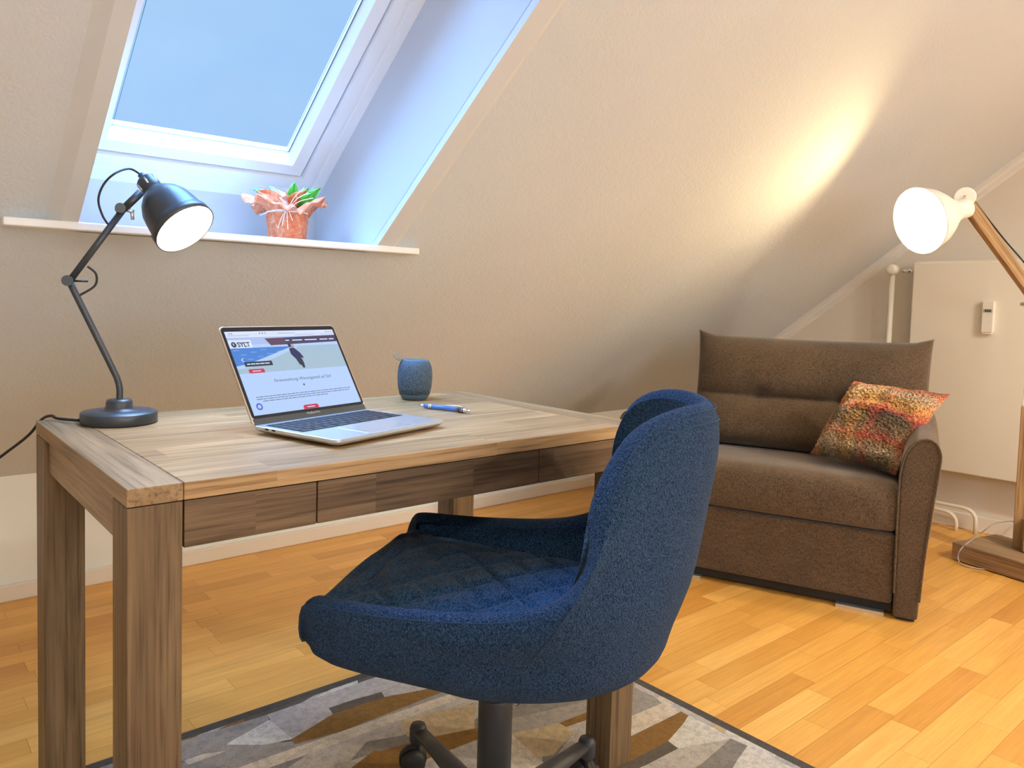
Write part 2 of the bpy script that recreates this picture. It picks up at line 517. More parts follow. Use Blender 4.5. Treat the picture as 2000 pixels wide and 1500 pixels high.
win = bpy.data.objects.new('window_1', None); COL.objects.link(win)
win['kind'] = 'structure'; win['label'] = 'large white framed skylight above the desk'
def ring(name, m, rings, parent, bevel=0):
    """rings: list of (x0,x1,s0,s1,o) loops joined in sequence"""
    bm = bmesh.new(); L = []
    for x0, x1, s0, s1, o in rings:
        L.append([bm.verts.new(S(*q)) for q in ((x0, s0, o), (x1, s0, o), (x1, s1, o), (x0, s1, o))])
    for A, B in zip(L, L[1:]):
        for k in range(4):
            bm.faces.new((A[k], A[(k+1) % 4], B[(k+1) % 4], B[k]))
    return obj(name, bm, m, parent)
E0, E1, F0, F1 = OX0-.02, OX1+.02, s_r-.03, s_t+.03
def rg(d, ds, o):
    return (OX0+d, OX1-d, s_r+ds, s_t-ds, o)
ring('window_frame', M['white'], [(E0, E1, F0, F1, OF+.02), (E0, E1, F0, F1, OF), rg(.030, .042, OF), rg(.034, .046, OF+.007), rg(.040, .052, OF+.007), rg(.044, .056, OF), rg(.079, .090, OF), rg(.080, .092, OF+.07), (E0, E1, F0, F1, OF+.07), (E0, E1, F0, F1, OF+.02)], win)
ring('window_sash', M['white'], [rg(.084, .096, OF+.07), rg(.084, .096, OF+.010), rg(.122, .132, OF+.010), rg(.130, .148, OF+.052), rg(.130, .148, OF+.07), rg(.084, .096, OF+.07)], win)
bm = bmesh.new()
vs = []
for o_ in (OF+.050, OF+.056):
    vs.append([bm.verts.new(S(*q, o_)) for q in ((OX0+.128, s_r+.146), (OX1-.128, s_r+.146), (OX1-.128, s_t-.146), (OX0+.128, s_t-.146))])
bm.faces.new(vs[0]); 
for v_ in vs[1]: bm.verts.remove(v_)
pane = obj('glass_pane', bm, M['glass'], win)
ring('glazing_seal', M['glass_edge'], [rg(.1295, .1475, OF+.0495), rg(.1325, .149, OF+.0495)], win)
ring('glazing_seal', M['glass_edge'], [rg(.1385, .1475, OF+.0495), rg(.1400, .1478, OF+.0495)], win)
# sill board: lip in front of the wall and shelf inside the opening
bm = bmesh.new()
pf = [(1.815, 1.142), (1.815, 1.160), (1.849, 1.160), (1.872, 1.142)]
L = [[bm.verts.new((X, y, z)) for y, z in pf] for X in (.232, 1.268)]
for k in range(4): bm.faces.new((L[0][k], L[0][(k+1) % 4], L[1][(k+1) % 4], L[1][k]))
bm.faces.new(L[0][::-1]); bm.faces.new(L[1])
box(bm, OX0, OX1, 1.847, YR, 1.142, 1.160)
obj('window_sill', bm, M['white'], win, bevel=.003)

# skirting and gable moulding
bm = bmesh.new(); box(bm, XL, XG, YK-.015, YK, 0, .055)
struct(obj('baseboard_back', bm, M['base'], bevel=.004))
bm = bmesh.new(); box(bm, XG-.015, XG, YF, YK-.015, 0, .075)
struct(obj('baseboard_right', bm, M['base'], bevel=.004))
bm = bmesh.new()
prof = [(0, 0), (.016, 0), (.016, .018), (.010, .030), (.010, .046), (0, .052)]
A = [bm.verts.new(S(XG-dx, 0, -dd)) for dx, dd in prof]; B = [bm.verts.new(S(XG-dx, S_TOP-.02, -dd)) for dx, dd in prof]
for k in range(6): bm.faces.new((A[k], A[(k+1) % 6], B[(k+1) % 6], B[k]))
struct(obj('trim_3', bm, M['base']), 'moulding where the gable wall meets the slope')

# unseen ceiling lamps and pendant, added to lift the room's brightness
for cx_, cy_, lb in ((-.5, -1.3, 'added fill light shaped as a round flush ceiling lamp, nearer the left wall'), (2.3, -1.1, 'added fill light shaped as a round flush ceiling lamp, nearer the gable wall')):
    cl_ = thing('fill_ceiling_lamp', lb, 'lamp', (cx_, cy_, ZC))
    LA([(.17, -.001), (.17, -.03), (.16, -.035)], 'lamp_base', M['white'], cl_)
    LA([(.155, -.036), (.15, -.06), (.12, -.085), (.06, -.10), (.01, -.104)], 'lamp_cover', M['fill_ceil'], cl_)
pl_ = thing('fill_pendant_lamp', 'added fill light shaped as a cone shaded pendant lamp, hanging in the open middle of the room', 'lamp', (2.9, -.75, ZC))  # pendant added out of view as downward fill on the floor
LA([(.05, -.001), (.05, -.02), (.02, -.03)], 'ceiling_rose', M['white'], pl_)
T([(0, 0, -.02), (0, 0, -.32)], .003, 'cord', M['rubber'], pl_)
LA([(.012, -.30), (.03, -.31), (.035, -.36), (.12, -.43), (.185, -.50), (.182, -.50), (.117, -.433), (.030, -.365), (.01, -.33)], 'lamp_shade', M['white'], pl_)
bm = bmesh.new(); bmesh.ops.create_icosphere(bm, subdivisions=3, radius=.05, matrix=Matrix.Translation((0, 0, -.435)))
for f in bm.faces: f.smooth = True
obj('light_bulb', bm, bulbm('fill_pendant_bulb', (1.0, .87, .68), FILL_PENDANT), pl_)
#PART2
# ------------------------------------------------------------------ rug
RUG = (-.55, 1.617, .15, 1.705)
RZ = .012
rug_cols = dict(light=(.62, .59, .55), white=(.86, .82, .76), cream=(.82, .74, .60), grey=(.30, .285, .27), mid=(.42, .395, .36),
                gold=(.30, .150, .018), beige=(.64, .51, .31), taupe=(.13, .105, .08), border=(.085, .075, .062))


def pile(col):
    def f(t, b):
        c = obj_co(t)
        n = t.noise(c, 380, 3, .7); n2 = t.noise(c, 60, 3, .6)
        h = t.math('ADD', n, t.math('MULTIPLY', n2, .8))
        lo = tuple(x*.62 for x in col); hi = tuple(min(1, x*1.22) for x in col)
        t.link(t.ramp(h, [(.6, lo), (1.1, hi)]), b.inputs['Base Color'])
        bump(t, b, h, 1.0, .006)
    return f
for k, c in rug_cols.items():
    M['rug_'+k] = mat('rug_pile_'+k, c, .98, spec=.05, sheen=.2, build=pile(c))
rug_keys = list(rug_cols)


def px_floor(x, y, z=RZ):
    v = _f + _r*((x-923.786)/FPX) + _d*((y-669.517)/FPX)
    k = (z-CH)/v.z
    return (v.x*k, v.y*k)
# coloured shards read off as points on the rug itself (metres, world floor plane)
def Z2(*q): return [px_floor(150+a/2.857, 1280+b/2.857) for a, b in q]
def Z3(*q): return [px_floor(900+a/2.5, 1250+b/2.5) for a, b in q]
def Z6(*q): return [px_floor(560+a/1.9227, 720+b/1.9227) for a, b in q]
shards = [
    ('mid', Z2((40, 640), (605, 470), (1060, 330), (1075, 362), (830, 495), (600, 585), (0, 760))),
    ('light', Z2((1060, 330), (1710, 105), (2300, -60), (2300, 0), (1850, 140), (1700, 200), (1400, 290), (1080, 356))),
    ('white', Z2((1070, 360), (1205, 465), (1040, 497), (810, 532), (840, 490))),
    ('light', Z2((1075, 358), (1410, 288), (1432, 325), (1205, 466))),
    ('taupe', Z2((1405, 292), (1700, 203), (1718, 231), (1430, 326))),
    ('light', Z2((1700, 203), (1850, 140), (2500, -40), (2500, 90), (2000, 178), (1718, 231))),
    ('gold', Z2((1198, 466), (1430, 325), (1716, 231), (2005, 178), (2030, 205), (1750, 318), (1480, 422), (1212, 497))),
    ('mid', Z2((1212, 496), (1480, 421), (1750, 317), (2060, 195), (2080, 215), (1240, 520))),
    ('cream', Z2((860, 640), (1230, 508), (2080, 215), (2120, 245), (1285, 552), (1000, 650))),
    ('mid', Z2((600, 585), (830, 497), (1040, 497), (1200, 478), (1235, 507), (860, 640), (400, 780))),
    ('cream', Z2((600, 585), (700, 550), (830, 532), (760, 560), (620, 610))),
    ('light', Z2((1285, 552), (2120, 245), (2300, 200), (2300, 330), (1680, 520), (1300, 600), (1100, 680))),
    ('grey', Z6((300, 1400), (440, 1375), (560, 1300), (700, 1255), (700, 1262), (690, 1262), (530, 1385), (345, 1440), (240, 1470))),
    ('beige', Z6((425, 1322), (560, 1285), (705, 1258), (705, 1350), (530, 1387), (450, 1380))),
    ('gold', Z6((330, 1432), (345, 1436), (530, 1386), (705, 1350), (760, 1335), (760, 1385), (705, 1396), (440, 1500), (250, 1560), (240, 1500))),
    ('light', Z6((440, 1500), (705, 1396), (830, 1370), (960, 1440), (960, 1500), (700, 1580), (400, 1600))),
    ('grey', Z6((820, 1260), (900, 1230), (1120, 1180), (1300, 1120), (1310, 1170), (1120, 1250), (820, 1320))),
    ('mid', Z6((820, 1320), (1120, 1250), (1310, 1170), (1300, 1215), (1120, 1292), (1025, 1330), (830, 1375))),
    ('gold', Z6((1022, 1330), (1120, 1292), (1180, 1270), (1180, 1300), (1115, 1322), (1043, 1347))),
    ('beige', Z6((835, 1372), (1022, 1330), (1082, 1362), (1000, 1450), (940, 1460))),
    ('cream', Z6((830, 1375), (845, 1372), (945, 1462), (990, 1500), (830, 1510))),
    ('light', Z6((1082, 1362), (1043, 1347), (1180, 1300), (1300, 1230), (1300, 1330), (1180, 1400), (1000, 1470))),
    ('mid', Z3((700, 260), (835, 225), (935, 270), (985, 308), (830, 372), (700, 420))),
    ('cream', Z3((700, 440), (830, 372), (985, 307), (1075, 349), (830, 468), (700, 520))),
    ('gold', Z3((700, 540), (820, 478), (1075, 348), (1112, 368), (1085, 410), (1012, 492), (815, 602), (700, 640))),
    ('white', Z3((1112, 368), (1235, 428), (1318, 480), (1060, 528), (1012, 492), (1085, 410))),
    ('taupe', Z3((1012, 492), (1062, 528), (900, 612), (700, 690), (700, 650), (830, 590))),
    ('light', Z3((1062, 528), (1318, 480), (1180, 600), (1000, 680), (800, 720), (900, 612))),
    ('grey', Z3((1318, 480), (1400, 515), (1340, 600), (1290, 700), (1000, 720), (1180, 600))),
    ('white', Z3((1400, 515), (1625, 625), (1700, 680), (1290, 700), (1340, 600))),
]
rug = thing('area_rug', 'low pile rug of grey, cream and gold shards with dark border, under desk and chair', 'rug')
bm = bmesh.new(); box(bm, RUG[0], RUG[1], RUG[2], RUG[3], 0, RZ-.002, 0)
obj('border', bm, M['rug_border'], rug, bevel=.004)
bm = bmesh.new()
bw = .030
fx0, fx1, fy0, fy1 = RUG[0]+bw, RUG[1]-bw, RUG[2]+bw, RUG[3]-bw
rng = random.Random(11)
# base field of slanting shards everywhere
mats_used = ['light', 'white', 'cream', 'grey', 'mid', 'gold', 'beige', 'taupe']
f0 = box(bm, fx0, fx1, fy0, fy1, RZ-.003, RZ-.0018, 0)
def clip_poly(poly):
    def cl(P, ax, lim, sgn):
        out = []
        for i in range(len(P)):
            a, b = P[i-1], P[i]
            ia, ib = sgn*(a[ax]-lim) <= 0, sgn*(b[ax]-lim) <= 0
            if ia != ib:
                t_ = (lim-a[ax])/(b[ax]-a[ax]); out.append((a[0]+t_*(b[0]-a[0]), a[1]+t_*(b[1]-a[1])))
            if ib: out.append(b)
        return out
    for ax, lim, sg in ((0, fx0, -1), (0, fx1, 1), (1, fy0, -1), (1, fy1, 1)):
        if len(poly) < 3: return []
        poly = cl(poly, ax, lim, sg)
    return poly
lay = 0
def add_shard(poly, k):
    global lay
    poly = clip_poly(poly)
    if len(poly) < 3: return
    lay += 1
    z = RZ-.0018+.000006*lay
    f = bm.faces.new([bm.verts.new((x, y, z)) for x, y in poly]); f.material_index = mats_used.index(k)
y = fy0-.6
while y < fy1+.2:
    x = fx0-rng.random()*.4; hgt = .035+rng.random()*.06
    while x < fx1:
        ln = .18+rng.random()*.35; a = rng.uniform(-.02, .02)
        k = rng.choice(mats_used)
        sl = .30
        add_shard([(x, y+sl*(x-fx0)), (x+ln, y+sl*(x+ln-fx0)), (x+ln+.05, y+hgt+sl*(x+ln-fx0)+a), (x+.04, y+hgt*1.1+sl*(x-fx0))], k)
        x += ln
    y += hgt*.95
for k, poly in shards: add_shard(poly, k)
obj('pile', bm, [M['rug_'+k] for k in mats_used], rug)

# ------------------------------------------------------------------ desk
DX0, DX1, DY0, DY1, DZ = .2622, 1.3022, 1.0146, 1.6494, .76
desk = thing('desk', 'oak writing desk with thick square legs and three shallow drawers', 'desk', (DX0, DY0, RZ+.001))
lw, tt = .0715, .0245
W_, D_, H_ = DX1-DX0, DY1-DY0, DZ-RZ-.001
def dbox(name, x0, x1, y0, y1, z0, z1, m, bev=.0015): return boxo(name, (x0, x1, y0, y1, z0, z1), m, desk, bev)
dbox('tabletop', lw+.0008, W_-lw-.0008, 0, D_, H_-tt, H_, M['oak_top'])
dbox('end_board', 0, lw, 0, D_, H_-tt, H_, M['oak_y'])
dbox('end_board', W_-lw, W_, 0, D_, H_-tt, H_, M['oak_y'])
for x in (0, W_-lw):
    for y in (0, D_-lw):
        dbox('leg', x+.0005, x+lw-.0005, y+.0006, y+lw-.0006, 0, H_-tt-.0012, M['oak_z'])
az = H_-tt-.066
dbox('side_apron', .010, .032, lw, D_-lw, az, H_-tt-.001, M['oak_y'])
dbox('side_apron', W_-.032, W_-.010, lw, D_-lw, az, H_-tt-.001, M['oak_y'])
dbox('back_apron', lw, W_-lw, D_-.03, D_-.01, az, H_-tt-.001, M['oak_x'])
dbox('drawer_runner', lw, W_-lw, .03, .05, az+.01, H_-tt-.001, M['oak_x'])
sx = [lw+.001, .533-DX0, .997-DX0, W_-lw-.001]
for a, b_ in zip(sx, sx[1:]):
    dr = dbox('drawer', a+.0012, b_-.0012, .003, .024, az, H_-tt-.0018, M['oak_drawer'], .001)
    bmt = bmesh.new(); box(bmt, a+.01, b_-.01, .024, .40, az+.004, az+.012); box(bmt, a+.01, a+.02, .024, .40, az+.012, az+.05); box(bmt, b_-.02, b_-.01, .024, .40, az+.012, az+.05)
    obj('drawer_box', bmt, M['oak_x'], dr)

# ------------------------------------------------------------------ office chair
CXY = (.857, .965)
HEAD = radians(126)
# local frame: +x = facing forward, +y = chair's left (towards camera)
chair = thing('office_chair', 'blue upholstered swivel chair with wrapped back, turned half away from the desk', 'chair', (CXY[0], CXY[1], RZ+.002), HEAD)
zo = RZ+.002
rim_half = [(-.346, 0, .854), (-.334, .045, .858), (-.306, .088, .858), (-.270, .127, .850), (-.240, .158, .832), (-.220, .186, .804), (-.206, .206, .767),
            (-.198, .224, .724), (-.190, .237, .677), (-.171, .248, .627), (-.130, .256, .590), (-.06, .260, .570), (.02, .262, .561), (.11, .261, .556),
            (.18, .258, .556), (.228, .253, .556), (.248, .247, .546), (.257, .236, .505), (.262, .205, .476), (.266, .12, .468), (.268, 0, .466)]
rim_half = [Vector((u, v, z-zo)) for u, v, z in rim_half]
ringh = [(-.292, 0), (-.288, .05), (-.275, .095), (-.255, .135), (-.228, .168), (-.198, .196), (-.168, .214), (-.14, .227), (-.11, .237), (-.08, .245), (-.045, .251),
         (0, .255), (.06, .258), (.13, .257), (.18, .256), (.222, .250), (.244, .243), (.256, .226), (.264, .190), (.268, .11), (.270, 0)]
def resample(pts, n):
    c = catmull(pts, 10)
    Ls = [0]
    for a, b in zip(c, c[1:]): Ls.append(Ls[-1]+(b-a).length)
    out = []
    j = 0
    for i in range(n+1):
        tgt = Ls[-1]*i/n
        while j < len(c)-2 and Ls[j+1] < tgt: j += 1
        k = (tgt-Ls[j])/max(1e-9, Ls[j+1]-Ls[j])
        out.append(c[j].lerp(c[j+1], k))
    return out
NH = 44
# keep the parametrisation of both curves tied to their control points
def bycontrol(pts, n):
    mir = lambda p: Vector((p[0], -p[1], p[2]))
    c = catmull([mir(pts[1])]+list(pts)+[mir(pts[-2])], 24)[24:-24]; m = len(c)-1
    return [c[round(m*i/n)] for i in range(n+1)]
rimh = bycontrol(rim_half, NH)
rg1 = bycontrol([Vector((u, v, 0)) for u, v in ringh], NH)
def full(h): return [Vector((p.x, -p.y, p.z)) for p in h[::-1]][:-1]+[p.copy() for p in h][:-1]
rim = full(rimh); r1 = full(rg1)
for p_ in rim: p_.z -= .06*p_.y*max(0, min(1, (p_.z+zo-.68)/.12))
NT_ = len(rim)
def nrm(curve, i):
    a, b = curve[(i-2) % NT_], curve[(i+2) % NT_]
    tg = Vector((b.x-a.x, b.y-a.y, 0))
    if tg.length < 1e-6: return Vector((0, 0, 0))
    tg.normalize(); n = Vector((tg.y, -tg.x, 0))
    if n.dot(Vector((curve[i].x, curve[i].y, 0))) < 0: n = -n
    return n
rows_out = []
def row(fn): return [fn(i) for i in range(NT_)]
def sc(p, k, z): return Vector((p.x*k, p.y*k, z))
def tz(i, k, z):
    fr = max(0, min(1, (r1[i].x-.05)/.18))
    kx = k+(1-k)*.72*fr if k > .7 else k
    return sc(r1[i], kx, min(z-zo+.19*max(0, r1[i].x)*k*k, rim[i].z-.014-(1-k)*.10))
for k_, z_ in ((.10, .398), (.38, .399), (.62, .406), (.82, .421), (.94, .444), (.988, .472)):
    rows_out.append(row(lambda i: tz(i, k_, z_)))
def r1z(i): return min(.50-zo+.10*max(0, r1[i].x), rim[i].z-.012)
def upper(i, k):
    a = Vector((r1[i].x, r1[i].y, r1z(i))); b = rim[i]
    p = a.lerp(b, k); h = b.z-a.z
    bul = .16*h*sin(pi*k) if h > .05 else .004*sin(pi*k)
    bul = min(bul, .020)
    return p+nrm(r1, i)*bul
for k in (0, .2, .4, .6, .8, .93): rows_out.append(row(lambda i, k=k: upper(i, k)))
TW = .033
def tw(i): return TW
nr = [nrm(rim, i) for i in range(NT_)]
for _ in range(3): nr = [((nr[i-1]+nr[i]*2+nr[(i+1) % NT_])).normalized() for i in range(NT_)]
rows_out.append(row(lambda i: rim[i]+Vector((0, 0, 0))-nr[i]*.003+Vector((0, 0, .004))))
rows_out.append(row(lambda i: rim[i]-nr[i]*tw(i)*.45+Vector((0, 0, .007))))
rows_out.append(row(lambda i: rim[i]-nr[i]*tw(i)*.85+Vector((0, 0, .004))))
def inner(i, k):
    a = Vector((r1[i].x, r1[i].y, r1z(i))); b = rim[i]
    kk = 1-k
    p = a.lerp(b, kk); h = b.z-a.z
    bul = min(.16*h*sin(pi*kk), .020) if h > .05 else 0
    nn = (nr[i]*(kk)+nrm(r1, i)*k)
    nn.normalize()
    return p+nrm(r1, i)*bul-nn*tw(i)-Vector((0, 0, .010*(1-k)))
rows_in = [row(lambda i: inner(i, 0.0))]
bm = bmesh.new()
allrows = rows_out+rows_in
V = [[bm.verts.new(p) for p in r_] for r_ in allrows]
for A, B in zip(V, V[1:]):
    for i in range(NT_):
        bm.faces.new((A[i], A[(i+1) % NT_], B[(i+1) % NT_], B[i]))
bm.faces.new(V[0])
obj('shell', bm, M['chair'], chair, smooth=True, subsurf=1)
# quilted inner lining
bm = bmesh.new(); V = []
nk = 46
ss_ = [0]
for i in range(1, NT_): ss_.append(ss_[-1]+(r1[i]-r1[i-1]).length)
for j in range(nk+1):
    k = j/nk; rw = []
    for i in range(NT_):
        p = inner(i, k*1.0)
        if k > .98 and r1[i].x < .15: p = p-Vector((0, 0, .03))
        hh = max(0, rim[i].z-p.z)
        if rim[i].z > .60-zo and .05 < hh:
            s_ = ss_[i]; q = .0
            for sg in (1, -1):
                dd = ((s_*1.0+sg*p.z*.62)/.075) % 1.0; dd = min(dd, 1-dd)*.075
                q = max(q, math.exp(-(dd/.006)**2))
            p = p+nrm(r1, i)*.004*q
        if r1[i].x > .17: p = Vector((p.x*.955, p.y*.97, p.z))
        rw.append(bm.verts.new(p))
    V.append(rw)
for A, B in zip(V, V[1:]):
    for i in range(NT_): bm.faces.new((A[i], A[(i+1) % NT_], B[(i+1) % NT_], B[i]))
obj('inner_lining', bm, M['chair_in'], chair, smooth=True)
# seat cushion, quilted in diamonds
bm = bmesh.new(); V = []
na = 60
def cush(i, k):
    b = r1[i]-nrm(r1, i)*(.034 if r1[i].x < .20 else (.034-.034*min(1, (r1[i].x-.20)/.05)))
    fwd = .006*max(0, min(1, (b.x-.15)/.08))
    p = Vector((b.x*k+fwd*k, b.y*k, 0))
    top = .513-zo+.020*(1-k**2)+.018*max(0, p.x/.25)
    edge = max(0, (k-.90)/.10)
    top -= .030*edge**2
    q = 0
    for sg in (1, -1):
        dd = ((p.x*.80+sg*p.y*.62)/.072) % 1.0; dd = min(dd, 1-dd)*.072
        q = max(q, math.exp(-(dd/.0055)**2))
    p.z = top-.0095*q*(1-edge)
    return p
for j in range(na+1):
    V.append([bm.verts.new(cush(i, .02+.98*j/na)) for i in range(NT_)])
V.append([bm.verts.new(cush(i, 1.0 if r1[i].x < .17 else .94)-Vector((0, 0, .045 if r1[i].x < .17 else .030))) for i in range(NT_)])
for A, B in zip(V, V[1:]):
    for i in range(NT_): bm.faces.new((A[i], A[(i+1) % NT_], B[(i+1) % NT_], B[i]))
bm.faces.new(V[0])
obj('seat_cushion', bm, M['chair_in'], chair, smooth=True, subsurf=1)
# double seam below the rim and upright side seams
for kk in (.955, ):
    T([upper(i, kk)-Vector((0, 0, .004)) for i in range(NT_)], .0011, 'piping', M['thread'], chair, closed=True, seg=6)
T([rim[i]+nr[i]*.0004-Vector((0, 0, .002)) for i in range(NT_)], .0010, 'piping', M['thread'], chair, closed=True, seg=6)
iseam = min(range(NT_), key=lambda i: (r1[i]-Vector((-.085, .244, 0))).length)
for ii in (iseam, NT_-iseam-0):
    ii %= NT_
    col_ = [rows_out[j][ii]+nrm(r1, ii)*.0006 for j in range(3, 12)]
    T(col_, .0008, 'side_seam', M['thread'], chair, smooth_n=4, seg=6)
# pedestal
LA([(.0, .374), (.021, .374), (.021, .399)], 'tilt_plate', M['black_metal'], chair)
LA([(.070, .384), (.085, .392), (.085, .402)], 'mounting_plate', M['black_metal'], chair)
LA([(.020, .300), (.020, .390)], 'piston', M['chrome'], chair)
LA([(.030, .085), (.030, .306), (.0275, .312), (.021, .313)], 'gas_column', M['black_metal'], chair)
LA([(.038, .070), (.045, .080), (.045, .112), (.036, .122), (.031, .124)], 'hub', M['black_metal'], chair)
base_ang0 = radians(81)-HEAD
for q in range(5):
    a = base_ang0-q*2*pi/5
    dx, dy = cos(a), sin(a); px, py = -dy, dx
    bm = bmesh.new(); secs = []
    for rr, wd, zt, zb in ((.030, .024, .118, .078), (.12, .022, .112, .080), (.22, .018, .105, .083), (.292, .0155, .100, .084)):
        rgp = []
        for ang in range(12):
            aa = 2*pi*ang/12
            oy = wd*cos(aa); oz = (zt+zb)/2+(zt-zb)/2*sin(aa)
            rgp.append(bm.verts.new((dx*rr+px*oy, dy*rr+py*oy, oz)))
        secs.append(rgp)
    for A, B in zip(secs, secs[1:]):
        for k in range(12): bm.faces.new((A[k], A[(k+1) % 12], B[(k+1) % 12], B[k]))
    bm.faces.new(secs[0]); bm.faces.new(secs[-1])
    mt = Matrix.Translation((dx*.300, dy*.300, 0))
    lathe(bm, [(.016, .066), (.018, .070), (.018, .096), (.015, .1035)], 20, mt)
    leg = obj('leg', bm, M['black_metal'], chair, smooth=True)
    # caster: stem, fork cap and two wheels
    bm = bmesh.new(); lathe(bm, [(.0065, .045), (.0065, .067)], 12, mt)
    cx_, cy_ = dx*.300+.010*cos(a+1.2), dy*.300+.010*sin(a+1.2)
    ca = a+1.2; wx, wy = -sin(ca), cos(ca)
    for sgn in (-1, 1):
        m4 = axis_mtx((cx_+sgn*wx*.004, cy_+sgn*wy*.004, .027), (sgn*wx, sgn*wy, 0))
        lathe(bm, [(.026, 0), (.026, .012), (.020, .018), (.006, .020)], 28, m4)
    hood = axis_mtx((cx_-wx*.005, cy_-wy*.005, .027), (wx, wy, 0))
    lathe(bm, [(.029, 0), (.029, .010)], 28, Matrix.Translation((0, 0, .004)) @ hood)
    obj('caster', bm, M['rubber'], leg, smooth=True)

# ------------------------------------------------------------------ desk lamp
DZt = DZ+.0005
lamp = thing('desk_lamp', 'lit black articulated desk lamp at the left end of the desk', 'lamp', (.388, 1.552, DZt))
lo_ = Vector((.388, 1.552, DZt))
def LW(p): return Vector(p)-lo_
LA([(.066, 0), (.0685, .002), (.0685, .019), (.0665, .0215), (.040, .0235), (.027, .026), (.024, .031), (.0235, .040), (.021, .0445), (.008, .0455)], 'base', M['lamp_black'], lamp, seg=56)
top0 = Vector((0, 0, .043)); elbow_low = LW((.384, 1.572, .845))
pA = [LW((.388, 1.552, .800)), LW((.389, 1.553, .822)), LW((.386, 1.556, .842)), LW((.376, 1.560, .868)), LW((.308, 1.585, 1.030))]
T([pA[0], pA[1], pA[2], pA[3]]+[pA[4]], .0062, 'lower_arm', M['lamp_black'], lamp, smooth_n=6, seg=14)
el = LW((.3095, 1.585, 1.030)); e2_ = LW((.398, 1.562, 1.170))
T([el, e2_], .0062, 'upper_arm', M['lamp_black'], lamp, seg=14)
vdir = Vector((.22, .97, 0)).normalized()   # across the arm plane
T([el-vdir*.014-Vector((.004, 0, 0)), el+vdir*.010-Vector((.004, 0, 0))], .0100, 'elbow_knob', M['lamp_black'], lamp, seg=20)
T([el+Vector((.004, 0, 0)), el+Vector((.030, -.006, .000))], .0022, 'elbow_lever', M['lamp_black'], lamp, seg=8)
T([LW((.338, 1.577, 1.058)), LW((.352, 1.573, 1.044)), LW((.350, 1.574, 1.022)), LW((.325, 1.58, 1.003))], .0021, 'elbow_cable', M['rubber'], lamp, smooth_n=8, seg=8)
T([e2_-vdir*.012-Vector((.006, 0, -.001)), e2_+vdir*.010-Vector((.006, 0, -.001))], .0095, 'shoulder_knob', M['lamp_black'], lamp, seg=20)
T([e2_+Vector((.004, 0, 0)), e2_+Vector((.018, -.004, -.004))], .0040, 'wing_nut', M['alu'], lamp, seg=10)
T([e2_+Vector((.014, -.003, -.001)), e2_+Vector((.016, -.003, -.019))], .0034, 'wing_nut', M['alu'], lamp, seg=10)
neck = LW((.428, 1.556, 1.205))
T([e2_, neck], .0075, 'shade_stem', M['lamp_black'], lamp, seg=14)
ax_d = Vector((.36, -.62, -.70)).normalized()
rc = LW((.503, 1.525, 1.138))
mt = axis_mtx(rc-ax_d*.112, ax_d)
prof = [(.016, -.006), (.020, .002), (.030, .012), (.043, .028), (.051, .045), (.055, .066), (.058, .088), (.0595, .094), (.0615, .0945), (.0625, .112),
        (.0605, .112), (.0588, .096), (.056, .088), (.053, .066), (.049, .046), (.041, .030), (.028, .015), (.012, .010)]
sh = LA(prof, 'lamp_shade', M['lamp_black'], lamp, mt, seg=64)
sh.data.materials.append(M['shade_in'])
nseg = 64
for fi, pl in enumerate(sh.data.polygons):
    if fi//nseg >= 10: pl.material_index = 1
LA([(.017, -.030), (.0205, -.026), (.0205, .000), (.018, .004)], 'socket_cap', M['lamp_black'], lamp, mt, seg=32)
LA([(.007, -.045), (.007, -.030)], 'cable_gland', M['lamp_black'], lamp, mt, seg=16)
for k_ in range(6):
    a_ = k_*pi/3+.5
    c1 = mt @ Vector((.0195*cos(a_), .0195*sin(a_), -.022)); c2 = mt @ Vector((.0195*cos(a_), .0195*sin(a_), -.006))
    T([c1, c2], .0022, 'vent_slot', M['brass'], lamp, seg=8)
bm = bmesh.new(); bmesh.ops.create_icosphere(bm, subdivisions=3, radius=.026, matrix=axis_mtx(rc-ax_d*.045, ax_d))
for f in bm.faces: f.smooth = True
obj('light_bulb', bm, M['bulb_desk'], lamp)
g_end = mt @ Vector((0, 0, -.045))
T([g_end, g_end+Vector((-.020, .004, .010)), LW((.386, 1.570, 1.238)), LW((.366, 1.574, 1.215)), LW((.357, 1.576, 1.185)), LW((.364, 1.574, 1.155)), LW((.376, 1.570, 1.135))], .0021, 'shade_cable', M['rubber'], lamp, smooth_n=8, seg=8)
T([LW((.322, 1.570, .7665)), LW((.295, 1.62, .7655)), LW((.288, 1.645, .768)), LW((.276, 1.672, .758)), LW((.255, 1.69, .725)), LW((.212, 1.72, .682)), LW((.13, 1.78, .60)), LW((.02, 1.86, .45)), LW((-.08, 1.98, .20)), LW((-.13, 2.10, .030)), LW((-.25, 2.4, .004)), LW((-.5, 2.7, .004))], .0028, 'power_cord', M['rubber'], lamp, smooth_n=8, seg=8)

